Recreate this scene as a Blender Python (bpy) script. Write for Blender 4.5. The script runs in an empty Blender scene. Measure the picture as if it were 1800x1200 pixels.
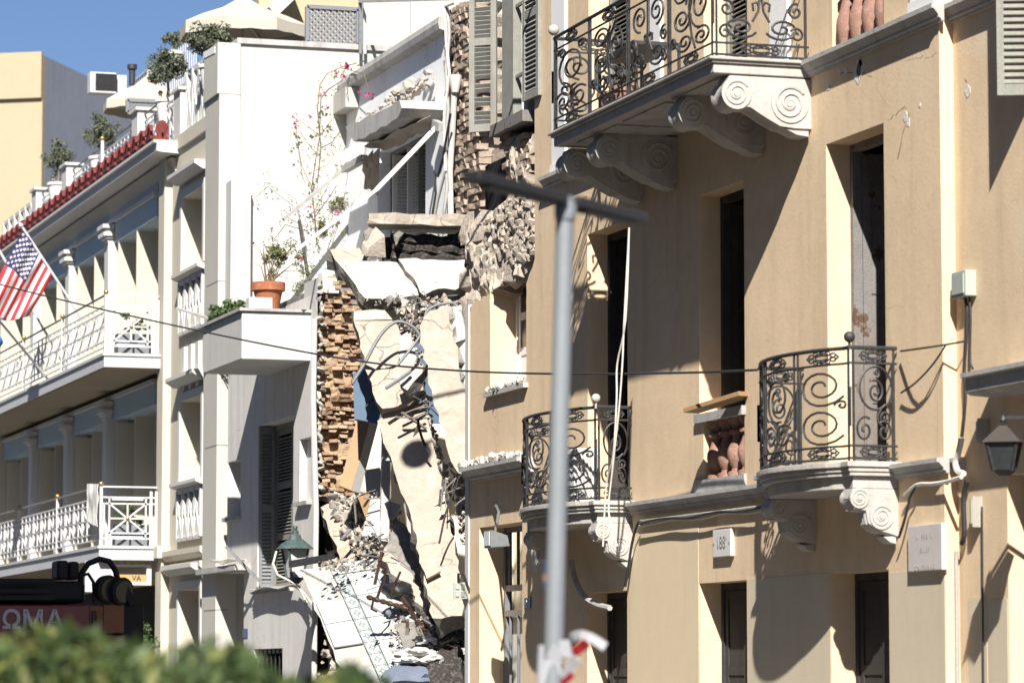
import bpy, bmesh, math, random
from mathutils import Vector, Matrix, noise
from mathutils.geometry import tessellate_polygon
rad=math.radians
SC=bpy.context.scene; COL=SC.collection
# ------------------------------------------------------------------ camera, sky, sun, exposure
CAM=Vector((0,0,1.65)); FPX=6200.0; YAW=.301687; PIT=.0956806
FW=Vector((math.sin(YAW)*math.cos(PIT),math.cos(YAW)*math.cos(PIT),math.sin(PIT)))
RT=Vector((math.cos(YAW),-math.sin(YAW),0)); UP=RT.cross(FW)
cd=bpy.data.cameras.new('camera'); cam=bpy.data.objects.new('camera',cd); COL.objects.link(cam)
cam.location=CAM
cam.matrix_world=Matrix((( RT.x,UP.x,-FW.x,CAM.x),(RT.y,UP.y,-FW.y,CAM.y),(RT.z,UP.z,-FW.z,CAM.z),(0,0,0,1)))
cd.sensor_width=36; cd.lens=36*FPX/1800; cd.clip_end=3000; cd.clip_start=.5
cd.dof.use_dof=True; cd.dof.focus_distance=46; cd.dof.aperture_fstop=2.6
SC.camera=cam
SUN=Vector((.402,1.12,-1.0)).normalized()          # direction the light travels
wd=bpy.data.worlds.new('World'); SC.world=wd; wd.use_nodes=True
nt=wd.node_tree; sky=nt.nodes.new('ShaderNodeTexSky'); sky.sky_type='NISHITA'; sky.sun_disc=False
sky.sun_elevation=math.asin(-SUN.z); sky.sun_rotation=math.atan2(-SUN.x,-SUN.y)
sky.air_density=.58; sky.dust_density=.25; sky.ozone_density=3.0
nt.links.new(sky.outputs[0],nt.nodes['Background'].inputs[0]); nt.nodes['Background'].inputs[1].default_value=.05
sl=bpy.data.lights.new('sun','SUN'); sl.energy=5.0; sl.angle=rad(.53); sl.color=(1,.95,.87)
so=bpy.data.objects.new('sun',sl); COL.objects.link(so); so.rotation_euler=SUN.to_track_quat('-Z','Y').to_euler(); so.location=(-30,-60,80)
SC.view_settings.view_transform='Standard'; SC.view_settings.look='None'; SC.view_settings.gamma=1; SC.view_settings.exposure=1.08
SC.view_settings.use_curve_mapping=False
# ------------------------------------------------------------------ pixel to world (photograph 1800 x 1200)
def ray(px,py): return FW*FPX+RT*(px-900)-UP*(py-600)
def onX(px,py,X): d=ray(px,py); return CAM+d*((X-CAM.x)/d.x)
def onY(px,py,Y): d=ray(px,py); return CAM+d*((Y-CAM.y)/d.y)
def onZ(px,py,Z): d=ray(px,py); return CAM+d*((Z-CAM.z)/d.z)
def atD(px,py,D): d=ray(px,py); return CAM+d*(D/FPX)
# ------------------------------------------------------------------ materials
MATS={}
def mat(name,col,rough=.85,var=.18,scale=1.2,bump=.25,bscale=30,stain=None,stain_amt=.4,metal=0,spec=.3,streak=False,patch=None,patch_amt=.5,patch_scale=2.0,trans=0,patch_sharp=.04,crack=None,crack_scale=1.0,crack_w=.012,crack_amt=.8):
    if name in MATS: return MATS[name]
    m=bpy.data.materials.new(name); m.use_nodes=True; N=m.node_tree.nodes; L=m.node_tree.links
    b=N['Principled BSDF']; b.inputs['Roughness'].default_value=rough; b.inputs['Metallic'].default_value=metal
    b.inputs['Specular IOR Level'].default_value=spec
    g=N.new('ShaderNodeNewGeometry'); pos=g.outputs['Position']
    def nz(sc,det=5,vec=None,ro=.6):
        n=N.new('ShaderNodeTexNoise'); n.inputs['Scale'].default_value=sc; n.inputs['Detail'].default_value=det; n.inputs['Roughness'].default_value=ro
        L.new(vec or pos,n.inputs['Vector']); return n.outputs['Fac']
    def ramp(fac,a,ca,b_,cb):
        r=N.new('ShaderNodeValToRGB'); r.color_ramp.elements[0].position=a; r.color_ramp.elements[1].position=b_
        r.color_ramp.elements[0].color=ca; r.color_ramp.elements[1].color=cb; L.new(fac,r.inputs[0]); return r.outputs[0]
    def mix(fac,a,b_,mode='MIX'):
        x=N.new('ShaderNodeMix'); x.data_type='RGBA'; x.blend_type=mode
        if hasattr(fac,'is_output'): L.new(fac,x.inputs[0])
        else: x.inputs[0].default_value=fac
        for i,c in ((6,a),(7,b_)):
            if hasattr(c,'is_output'): L.new(c,x.inputs[i])
            else: x.inputs[i].default_value=c
        return x.outputs[2]
    c4=lambda c,k=1:(min(1,c[0]*k),min(1,c[1]*k),min(1,c[2]*k),1)
    c=ramp(nz(scale),.3,c4(col,1-var),.7,c4(col,1+var*.6))
    c=mix(.35,c,ramp(nz(scale*9,4),.3,c4(col,1-var*1.3),.7,c4(col,1+var)))
    if stain:
        v=pos
        if streak:
            mp=N.new('ShaderNodeMapping'); mp.inputs['Scale'].default_value=(3.2,3.2,.28); L.new(pos,mp.inputs[0]); v=mp.outputs[0]
        f=ramp(nz(1.1 if streak else scale*2.3,6,v),.5,(0,0,0,1),.78,(stain_amt,)*3+(1,))
        c=mix(f,c,c4(stain))
    if patch:
        f=ramp(nz(patch_scale,7,None,.62),.56-.3*(patch_amt-.5),(0,0,0,1),.56-.3*(patch_amt-.5)+patch_sharp,(1,1,1,1))
        c=mix(f,c,c4(patch))
    if crack:
        n3=N.new('ShaderNodeTexNoise'); n3.inputs['Scale'].default_value=2.2; n3.inputs['Detail'].default_value=5; L.new(pos,n3.inputs['Vector'])
        va=N.new('ShaderNodeVectorMath'); va.operation='MULTIPLY_ADD'; va.inputs[1].default_value=(.55,.55,.55); L.new(n3.outputs['Color'],va.inputs[0]); L.new(pos,va.inputs[2])
        vo=N.new('ShaderNodeTexVoronoi'); vo.feature='DISTANCE_TO_EDGE'; vo.inputs['Scale'].default_value=crack_scale; L.new(va.outputs[0],vo.inputs['Vector'])
        f=ramp(vo.outputs['Distance'],0,(crack_amt,)*3+(1,),crack_w,(0,0,0,1))
        gate=ramp(nz(.9,3),.45,(0,0,0,1),.6,(1,1,1,1)); mm=N.new('ShaderNodeMath'); mm.operation='MULTIPLY'; L.new(f,mm.inputs[0]); L.new(gate,mm.inputs[1])
        c=mix(mm.outputs[0],c,c4(crack))
    L.new(c,b.inputs['Base Color'])
    if bump:
        bp=N.new('ShaderNodeBump'); bp.inputs['Strength'].default_value=bump; bp.inputs['Distance'].default_value=.02
        L.new(nz(bscale,6),bp.inputs['Height']); L.new(bp.outputs[0],b.inputs['Normal'])
    if trans: b.inputs['Transmission Weight'].default_value=trans
    MATS[name]=m; return m
OCHRE=mat('ochre_plaster',(.675,.52,.35),.9,.12,.6,.16,25,(.40,.31,.21),.45,streak=True,patch=(.68,.56,.41),patch_amt=.42,patch_scale=.45,patch_sharp=.10,crack=(.30,.22,.14),crack_scale=.5,crack_w=.004,crack_amt=.35)
OCHRE2=mat('pale_ochre_plaster',(.66,.55,.38),.9,.05,.8,.08,25,(.5,.4,.28),.25,streak=True)
PALE=mat('pale_dado_paint',(.56,.49,.37),.85,.05,.9,.07,30,(.45,.38,.28),.3,streak=True)
STONEW=mat('white_stone_trim',(.42,.40,.375),.85,.16,2.5,.35,40,(.20,.185,.17),.6,streak=True)
STONEG=mat('grey_weathered_trim',(.40,.39,.38),.85,.2,2.2,.35,40,(.16,.145,.13),.65,streak=True)
PILW=mat('white_pilaster_paint',(.74,.74,.74),.8,.06,1.5,.1,40,(.55,.52,.48),.3,streak=True)
IRON=mat('wrought_iron',(.026,.027,.03),.55,.3,8,.2,90,(.13,.10,.08),.3,spec=.5)
IRONG=mat('grey_painted_iron',(.16,.17,.18),.55,.3,8,.2,90,(.2,.15,.11),.3,spec=.5)
WOODK=mat('dark_weathered_wood',(.045,.042,.042),.85,.3,5,.5,60,(.16,.11,.07),.5,streak=True)
WOODG=mat('weathered_grey_wood',(.19,.18,.175),.9,.25,5,.5,60,(.20,.115,.065),.85,streak=True,patch=(.10,.06,.04),patch_amt=.4,patch_scale=5)
SHUT=mat('grey_green_shutter_paint',(.25,.25,.225),.85,.2,4,.4,60,(.13,.11,.085),.6,streak=True)
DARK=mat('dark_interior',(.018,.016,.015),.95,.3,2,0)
TERRA=mat('terracotta_pink',(.27,.15,.115),.85,.25,6,.4,60,(.42,.35,.31),.5)
PLW=mat('white_plaster',(.50,.495,.48),.85,.08,1.2,.15,30,(.36,.34,.31),.4,streak=True)
BROKEN=mat('broken_masonry',(.27,.225,.185),.95,.3,4,1.0,25,(.40,.36,.31),.6)
BRICKD=mat('dusty_brick',(.36,.285,.225),.95,.3,7,1.0,40,(.50,.45,.39),.6)
BRICKR=mat('red_brown_brick',(.27,.165,.11),.95,.3,7,1.0,40,(.36,.29,.22),.6)
BRICKO=mat('orange_clay_brick',(.37,.265,.175),.95,.3,7,1.0,40,(.38,.31,.23),.6)
STONER=mat('rubble_stone',(.46,.395,.33),.95,.25,4,1.0,22,(.46,.43,.385),.7)
CREAM=mat('broken_cream_plaster',(.36,.31,.26),.92,.2,1.6,1.0,12,(.42,.40,.37),.8,patch=(.30,.195,.115),patch_amt=.26,patch_scale=1.6,patch_sharp=.14,crack=(.10,.08,.06),crack_scale=1.3,crack_w=.02,crack_amt=.9)
WHITEP=mat('chipped_white_plaster',(.40,.39,.365),.9,.14,2.0,.8,18,(.27,.245,.22),.7,patch=(.24,.22,.20),patch_amt=.25,patch_scale=3.5,patch_sharp=.06,crack=(.12,.10,.09),crack_scale=1.6,crack_w=.015,crack_amt=.8)
CONC=mat('grey_concrete',(.20,.187,.172),.95,.3,3,1.0,20,(.32,.30,.275),.6)
CABLE=mat('black_cable',(.03,.03,.032),.6,.2,5,0)
CABLEW=mat('dirty_white_cable',(.6,.57,.52),.7,.2,5,0)
CHAR=mat('charred_timber',(.035,.03,.028),.9,.4,9,.9,30,(.3,.27,.24),.5)
# ------------------------------------------------------------------ mesh building
ORG={}
def setp(o,label=None,cat=None,group=None,kind=None):
    for k,v in (('label',label),('category',cat),('group',group),('kind',kind)):
        if v: o[k]=v
    return o
def thing(name,label,cat,loc,group=None,kind=None):
    o=bpy.data.objects.new(name,None); COL.objects.link(o); o.location=loc; o.empty_display_size=.2
    ORG[o.name]=Vector(loc); return setp(o,label,cat,group,kind)
class MB:
    def __init__(s): s.v=[]; s.f=[]; s.mi=[]; s.cur=0
    def add(s,vs,fs):
        k=len(s.v); s.v+=[Vector(v) for v in vs]; s.f+=[tuple(i+k for i in f) for f in fs]; s.mi+=[s.cur]*len(fs); return s
    def box(s,x0,x1,y0,y1,z0,z1):
        if x0>x1:x0,x1=x1,x0
        if y0>y1:y0,y1=y1,y0
        if z0>z1:z0,z1=z1,z0
        return s.add([(x,y,z) for x in(x0,x1) for y in(y0,y1) for z in(z0,z1)],[(0,1,3,2),(4,6,7,5),(0,4,5,1),(2,3,7,6),(0,2,6,4),(1,5,7,3)])
    def obox(s,c,ax,ay,az):       # centre + three half-axis vectors
        c=Vector(c);ax=Vector(ax);ay=Vector(ay);az=Vector(az)
        if ax.cross(ay).dot(az)<0: ax=-ax
        return s.add([c+ax*i+ay*j+az*k for i in(-1,1) for j in(-1,1) for k in(-1,1)],[(0,1,3,2),(4,6,7,5),(0,4,5,1),(2,3,7,6),(0,2,6,4),(1,5,7,3)])
    def bar(s,a,b,w,h,upv=(0,0,1)):
        a=Vector(a);b=Vector(b);d=b-a; u=Vector(upv); sd=d.cross(u)
        if sd.length<1e-6: sd=d.cross(Vector((1,0,0)))
        sd.normalize(); u=sd.cross(d).normalized()
        return s.obox((a+b)/2,d/2,sd*w/2,u*h/2)
    def tube(s,pts,r,n=6,closed=False,taper=None):
        pts=[Vector(p) for p in pts]; m=len(pts); vs=[];fs=[]; pn=None
        for i,p in enumerate(pts):
            if closed: t=pts[(i+1)%m]-pts[i-1]
            else: t=pts[min(i+1,m-1)]-pts[max(i-1,0)]
            if t.length<1e-9: t=Vector((0,0,1))
            t.normalize()
            if pn is None:
                pn=t.orthogonal().normalized()
            pn=(pn-t*pn.dot(t)); 
            if pn.length<1e-6: pn=t.orthogonal()
            pn.normalize(); q=t.cross(pn)
            rr=r if taper is None else r*taper(i/(m-1))
            vs+=[p+(pn*math.cos(2*math.pi*k/n)+q*math.sin(2*math.pi*k/n))*rr for k in range(n)]
        for i in range(m if closed else m-1):
            j=(i+1)%m
            fs+=[(i*n+k,i*n+(k+1)%n,j*n+(k+1)%n,j*n+k) for k in range(n)]
        if not closed: fs+=[tuple(range(n-1,-1,-1)),tuple((m-1)*n+k for k in range(n))]
        return s.add(vs,fs)
    def lathe(s,c,prof,n=12,axis=(0,0,1)):   # prof: (r,h)
        c=Vector(c); a=Vector(axis).normalized(); u=a.orthogonal().normalized(); w=a.cross(u); vs=[];fs=[]
        for r,h in prof: vs+=[c+a*h+(u*math.cos(2*math.pi*k/n)+w*math.sin(2*math.pi*k/n))*r for k in range(n)]
        for i in range(len(prof)-1): fs+=[(i*n+k,i*n+(k+1)%n,(i+1)*n+(k+1)%n,(i+1)*n+k) for k in range(n)]
        fs+=[tuple(range(n-1,-1,-1)),tuple((len(prof)-1)*n+k for k in range(n))]
        return s.add(vs,fs)
    def prism(s,poly,off):        # planar 3-D polygon extruded by vector
        poly=[Vector(p) for p in poly]; off=Vector(off); n=len(poly)
        tr=tessellate_polygon([poly]); vs=poly+[p+off for p in poly]
        fs=[tuple(t) for t in tr]+[tuple(i+n for i in reversed(t)) for t in tr]+[(i,(i+1)%n,(i+1)%n+n,i+n) for i in range(n)]
        return s.add(vs,fs)
    def prism_y(s,prof,y0,y1):    # profile (x,z) extruded in Y
        return s.prism([(x,y0,z) for x,z in prof],(0,y1-y0,0))
    def prism_x(s,prof,x0,x1):    # profile (y,z)
        return s.prism([(x0,y,z) for y,z in prof],(x1-x0,0,0))
    def prism_z(s,prof,z0,z1):
        return s.prism([(x,y,z0) for x,y in prof],(0,0,z1-z0))
    def quad(s,a,b,c,d): return s.add([a,b,c,d],[(0,1,2,3)])
    def ball(s,c,r,n=10):
        return s.lathe((c[0],c[1],c[2]-r),[(r*math.sin(math.pi*i/n)+1e-4,r-r*math.cos(math.pi*i/n)) for i in range(n+1)],12)
    def build(s,name,m,parent=None,smooth=False,label=None,cat=None,group=None,kind=None,bevel=0,fix=True,noshade=False):
        if not s.v: s.v=[Vector((0,0,0))]
        if parent is not None: org=ORG[parent.name]
        else:
            xs=[v.x for v in s.v];ys=[v.y for v in s.v];zs=[v.z for v in s.v]
            org=Vector(((min(xs)+max(xs))/2,(min(ys)+max(ys))/2,min(zs)))
        me=bpy.data.meshes.new(name); me.from_pydata([v-org for v in s.v],[],s.f)
        for mm in (m if isinstance(m,(list,tuple)) else [m]): me.materials.append(mm)
        if max(s.mi or [0])>0: me.polygons.foreach_set('material_index',s.mi)
        if fix:
            bm=bmesh.new(); bm.from_mesh(me); bmesh.ops.recalc_face_normals(bm,faces=bm.faces); bm.to_mesh(me); bm.free()
        if smooth:
            me.polygons.foreach_set('use_smooth',[True]*len(me.polygons)); me.set_sharp_from_angle(angle=rad(38))
        o=bpy.data.objects.new(name,me); COL.objects.link(o); ORG[o.name]=org
        if parent is not None: o.parent=parent
        else: o.location=org
        if bevel:
            bv=o.modifiers.new('bevel','BEVEL'); bv.width=bevel; bv.segments=2; bv.limit_method='ANGLE'; bv.harden_normals=False
        return setp(o,label,cat,group,kind)
def copy_tree(o,parent=None,delta=(0,0,0)):
    c=o.copy(); COL.objects.link(c); c.parent=parent
    ORG[c.name]=ORG[o.name]+Vector(delta)
    if parent is None: c.location=o.location+Vector(delta)
    for ch in list(o.children): copy_tree(ch,c,delta)
    return c
def inpoly(x,y,P):
    r=False; n=len(P)
    for i in range(n):
        x1,y1=P[i]; x2,y2=P[i-1]
        if (y1>y)!=(y2>y) and x<(x2-x1)*(y-y1)/(y2-y1)+x1: r=not r
    return r
def wall_open(mb,X,y0,y1,z0,z1,ops,depth,thick=.05):
    """plaster wall on plane X facing -X with rectangular openings (ya,yb,za,zb) and their reveals"""
    ys=sorted(set([y0,y1]+[v for o in ops for v in o[:2]])); zs=sorted(set([z0,z1]+[v for o in ops for v in o[2:4]]))
    ys=[v for v in ys if y0<=v<=y1]; zs=[v for v in zs if z0<=v<=z1]
    for a,b in zip(ys,ys[1:]):
        run=None
        for c,d in list(zip(zs,zs[1:]))+[(None,None)]:
            hole=c is None or any(o[0]<(a+b)/2<o[1] and o[2]<(c+d)/2<o[3] for o in ops)
            if not hole: run=(run[0],d) if run else (c,d)
            if hole and run:
                mb.quad((X,a,run[0]),(X,a,run[1]),(X,b,run[1]),(X,b,run[0])); run=None
    for o in ops:
        a,b,c,d=o[:4]; D=o[4] if len(o)>4 else depth
        c=max(c,z0)
        mb.quad((X,b,c),(X,b,d),(X+D,b,d),(X+D,b,c)); mb.quad((X,a,c),(X+D,a,c),(X+D,a,d),(X,a,d))
        if d<z1: mb.quad((X,a,d),(X+D,a,d),(X+D,b,d),(X,b,d))
        if c>z0: mb.quad((X,a,c),(X,b,c),(X+D,b,c),(X+D,a,c))
def stone_mesh(mb,c,sx,sy,sz,rng,rough=.18,rot=None):
    """irregular block, 24 faces"""
    vs=[]; idx={}
    P=[(-1,-1),(0,-1.08),(1,-1),(1.08,0),(1,1),(0,1.08),(-1,1),(-1.08,0)]
    for k,(z,sc) in enumerate(((-1,.9),(0,1.06),(1,.9))):
        for (x,y) in P:
            v=Vector((x*sx*sc*(1+rng.uniform(-rough,rough)),y*sy*sc*(1+rng.uniform(-rough,rough)),z*sz*(1+rng.uniform(-rough,rough))))
            if rot: v=rot@v
            vs.append(Vector(c)+v)
    top=Vector((0,0,sz*1.08));bot=Vector((0,0,-sz*1.08))
    if rot: top=rot@top;bot=rot@bot
    vs+=[Vector(c)+bot,Vector(c)+top]
    fs=[]
    for k in range(2): fs+=[(k*8+i,k*8+(i+1)%8,(k+1)*8+(i+1)%8,(k+1)*8+i) for i in range(8)]
    fs+=[((i+1)%8,i,24) for i in range(8)]+[(16+i,16+(i+1)%8,25) for i in range(8)]
    return mb.add(vs,fs)
def box_mesh(mb,c,sx,sy,sz,rng,rough=.1,rot=None):
    vs=[]
    for x in (-1,1):
        for y in (-1,1):
            for z in (-1,1):
                v=Vector((x*sx*(1+rng.uniform(-rough,rough)),y*sy*(1+rng.uniform(-rough,rough)),z*sz*(1+rng.uniform(-rough,rough))))
                if rot: v=rot@v
                vs.append(Vector(c)+v)
    return mb.add(vs,[(0,1,3,2),(4,6,7,5),(0,4,5,1),(2,3,7,6),(0,2,6,4),(1,5,7,3)])
def rock_mesh(mb,c,sx,sy,sz,rng,n=13,rot=None):
    bm=bmesh.new()
    for i in range(n):
        v=Vector((rng.uniform(-1,1),rng.uniform(-1,1),rng.uniform(-1,1))); m=(abs(v.x)**3+abs(v.y)**3+abs(v.z)**3)**(1/3); v=v/m*rng.uniform(.72,1.08)
        v=Vector((v.x*sx,v.y*sy,v.z*sz))
        if rot: v=rot@v
        bm.verts.new(Vector(c)+v)
    r=bmesh.ops.convex_hull(bm,input=bm.verts); bmesh.ops.delete(bm,geom=[g for g in r['geom_interior'] if isinstance(g,bmesh.types.BMVert)],context='VERTS')
    bm.verts.index_update(); mb.add([v.co.copy() for v in bm.verts],[tuple(v.index for v in f.verts) for f in bm.faces]); bm.free(); return mb
def rotm(rng,a=math.pi): return Matrix.Rotation(rng.uniform(-a,a),3,Vector((rng.uniform(-1,1),rng.uniform(-1,1),rng.uniform(-1,1))).normalized())
def jag(poly,step,amp,rng,closed=True):
    out=[]; n=len(poly)
    for i in range(n if closed else n-1):
        a=Vector(poly[i]);b=Vector(poly[(i+1)%n]); k=max(1,int((b-a).length/step))
        for j in range(k):
            p=a.lerp(b,j/k)
            if j: p=p+Vector([rng.uniform(-amp,amp) for _ in range(len(p))])
            out.append(p)
    return out
def slab(corners,thick,rng,step=.12,amp=.035,relief=.02,cell=.16,mi=(0,1),down=None):
    """broken flat slab: outline of 3-D points (roughly planar), jagged edge, dished surface, thickness along -normal"""
    mb=MB(); P=[Vector(p) for p in corners]; c=sum(P,Vector())/len(P)
    nrm=Vector()
    for i in range(len(P)): nrm+=(P[i]-c).cross(P[(i+1)%len(P)]-c)
    nrm.normalize()
    if nrm.dot(CAM-c)<0: nrm=-nrm
    u=(P[1]-P[0]).normalized(); u=(u-nrm*u.dot(nrm)).normalized(); w=nrm.cross(u)
    q=[Vector(((p-c).dot(u),(p-c).dot(w))) for p in P]
    q=jag(q,step,amp,rng); n=len(q)
    # interior points by ring insets + grid
    bm=bmesh.new()
    def lift(x,y):
        v=Vector((x*1.7,y*1.7,c.x+c.z)); return relief*(noise.noise(v)+.5*noise.noise(v*3.1)+.35*noise.noise(v*8.3))
    top=[bm.verts.new(c+u*p.x+w*p.y+nrm*lift(p.x,p.y)) for p in q]
    f=bm.faces.new(top)
    bm.faces.ensure_lookup_table()
    bmesh.ops.triangulate(bm,faces=[f])
    for it in range(4):
        es=[e for e in bm.edges if e.calc_length()>cell*1.8]
        if not es: break
        bmesh.ops.subdivide_edges(bm,edges=es,cuts=1,use_grid_fill=False)
        bmesh.ops.triangulate(bm,faces=[f for f in bm.faces if len(f.verts)>3])
    for v in bm.verts:
        d=v.co-c; x,y=d.dot(u),d.dot(w); v.co=c+u*x+w*y+nrm*lift(x,y)
    bnd=[e for e in bm.edges if e.is_boundary]
    r=bmesh.ops.extrude_edge_only(bm,edges=bnd); nv=[g for g in r['geom'] if isinstance(g,bmesh.types.BMVert)]
    dn=-nrm if down is None else Vector(down).normalized()
    side=[g for g in r['geom'] if isinstance(g,bmesh.types.BMFace)]
    for v in nv: v.co+=dn*thick*.5+Vector([rng.uniform(-.35,.35)*thick*.5 for _ in range(3)])
    be=[e for e in bm.edges if e.is_boundary]
    r=bmesh.ops.extrude_edge_only(bm,edges=be); nv2=[g for g in r['geom'] if isinstance(g,bmesh.types.BMVert)]
    side+=[g for g in r['geom'] if isinstance(g,bmesh.types.BMFace)]
    for v in nv2: v.co+=dn*thick*.5+Vector([rng.uniform(-.15,.15)*thick*.5 for _ in range(3)])
    be=[e for e in bm.edges if e.is_boundary]
    bf=bmesh.ops.contextual_create(bm,geom=be)
    bm.verts.index_update()
    ss=set(side)|set(bf.get('faces',[]))
    mb.v=[v.co.copy() for v in bm.verts]
    for f in bm.faces:
        mb.f.append(tuple(v.index for v in f.verts)); mb.mi.append(mi[1] if f in ss else mi[0])
    bm.free(); return mb
def spiral(cx,cy,r0,r1,a0,turns,n=26):
    out=[]
    for i in range(n+1):
        t=i/n; a=a0+turns*2*math.pi*t; r=r0+(r1-r0)*t; out.append((cx+r*math.cos(a),cy+r*math.sin(a)))
    return out
def catenary(a,b,sag,n=24,wob=0,seed=1):
    a=Vector(a);b=Vector(b); rg=random.Random(seed)
    return [a.lerp(b,i/n)-Vector((0,0,sag*4*(i/n)*(1-i/n)))+Vector([rg.uniform(-wob,wob) for _ in range(3)]) for i in range(n+1)]
# ================================================================== ground
XW=13.7; XR=13.84
ASPH=mat('asphalt',(.055,.055,.057),.9,.2,.8,.4,60,(.09,.085,.08),.4)
PAVE=mat('pavement_stone',(.17,.16,.15),.9,.15,1.5,.3,30)
MB().quad((-600,-400,0),(900,-400,0),(900,1500,0),(-600,1500,0)).build('road',ASPH,kind='structure',fix=False)
g=MB(); g.box(XW-3,XW+60,-20,150,-.3,.14); g.build('pavement',PAVE,kind='structure')
g=MB(); g.box(XW-3.16,XW-3.003,-20,150,-.3,.13); g.build('kerb',STONEG,kind='structure')
# ================================================================== ochre building
def yz(px,py,X=XW): p=onX(px,py,X); return p.y,p.z
def Yp(px,X=XW): return onX(px,600,X).y
def Zp(px,py,X=XW): return onX(px,py,X).z
YB=thing('ochre_townhouse','long ochre plastered townhouse with iron balconies filling the right half','building',(XW+4,Yp(1400),0))
zL=Zp(1117,905); zLt=zL+.15                      # lower string course
zU=(Zp(1430,134)+Zp(1655,39))/2; zUt=zU+.17      # upper string course
ZTOP=13.0
fl=zLt-.02                                       # floor of the lower balconies
YE=Yp(1657); YW=Yp(940)                          # near corner of the projecting part, far end of the sound plaster
def op(l,r,top,bot,X=XW,D=.33):                  # opening from pixel edges; top at left edge
    zt=Zp(l,top,X); zb=bot if isinstance(bot,float) else Zp(r,bot,X)
    return (Yp(r,X),Yp(l,X),zb,zt,D)
W2=op(1033,1103,412,fl); W3=op(1229,1309,345,712); W3b=op(1236,1308,735,832,D=.2); W4=op(1455,1557,253,fl)
G2=op(1031,1101,1042,.14); G3=op(1227,1310,1025,.14); G4=op(1457,1558,1008,.14)
U1=op(1036,1110,-160,zUt); U2=op(1240,1317,-260,zUt); UB=op(1468,1559,-60,70,D=.22)
w=MB()
wall_open(w,XW,YE,YW,.14,ZTOP,[W2,W3,W3b,W4,G2,G3,G4,U1,U2,UB],.33)
w.quad((XW,YE,.14),(XR,YE,.14),(XR,YE,ZTOP),(XW,YE,ZTOP))
w.build('wall',OCHRE,YB)
# near, slightly recessed part
YN=Yp(2050,XR); G5=op(1767,1860,835,.14,XR,.45); U5=op(1830,1930,-400,150,XR)
w=MB(); wall_open(w,XR,YN,YE,.14,ZTOP,[G5,U5],.4); w.box(XR+.5,XR+9,YN,YN+.3,.14,ZTOP); w.build('wall',OCHRE,YB)
w=MB(); w.box(XW+.4,XW+9,YN,Yp(790),ZTOP-.3,ZTOP+.2); w.build('roof',STONEG,YB)
# paint patches
for l,r,top in ((1312,1456,1012),(1560,1656,1003)):
    w=MB(); w.box(XW-.004,XW+.01,Yp(r),Yp(l),.14,Zp((l+r)/2,top)); w.build('dado_panel',PALE,YB)
for l,r,top in ((1697,1729,1050),(1731,1765,1053)):
    w=MB(); w.box(XR-.004,XR+.01,Yp(r,XR),Yp(l,XR),.14,Zp((l+r)/2,top,XR)); w.build('dado_panel',PALE,YB)
w=MB(); w.box(XW-.003,XW+.01,Yp(1226),Yp(1106),.14,zL-.02); w.build('dado_panel',OCHRE2,YB)
# string courses
PROF=[(0,0),(-.03,0),(-.035,.02),(-.06,.03),(-.06,.05),(-.11,.10),(-.13,.10),(-.13,.14),(0,.15)]
def course(x,z,y0,y1,k=1.0,h=1.0,m=STONEG,name='string_course'):
    q=MB(); q.prism_y([(x+a*k,z+b*h) for a,b in PROF],y0,y1); return q.build(name,m,YB)
course(XW+.001,zU,YE-.12,Yp(962),1,1.15); course(XW+.142,zU,YN,YE-.002,1,1.15)
course(XW+.001,zL,YE-.12,Yp(957),1,1.0); course(XW+.142,zL,Yp(1695,XR),YE-.002)
# white flat pilasters of the upper storey
for l,r in ((975,998),(1149,1168),(1362,1394),(1612,1657)):
    q=MB(); q.box(XW-.04,XW+.02,Yp(r),Yp(l),zUt+.003,ZTOP-.4); q.box(XW-.055,XW+.02,Yp(r)-.02,Yp(l)+.02,zUt+.002,zUt+.12); q.build('pilaster',PILW,YB)
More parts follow.
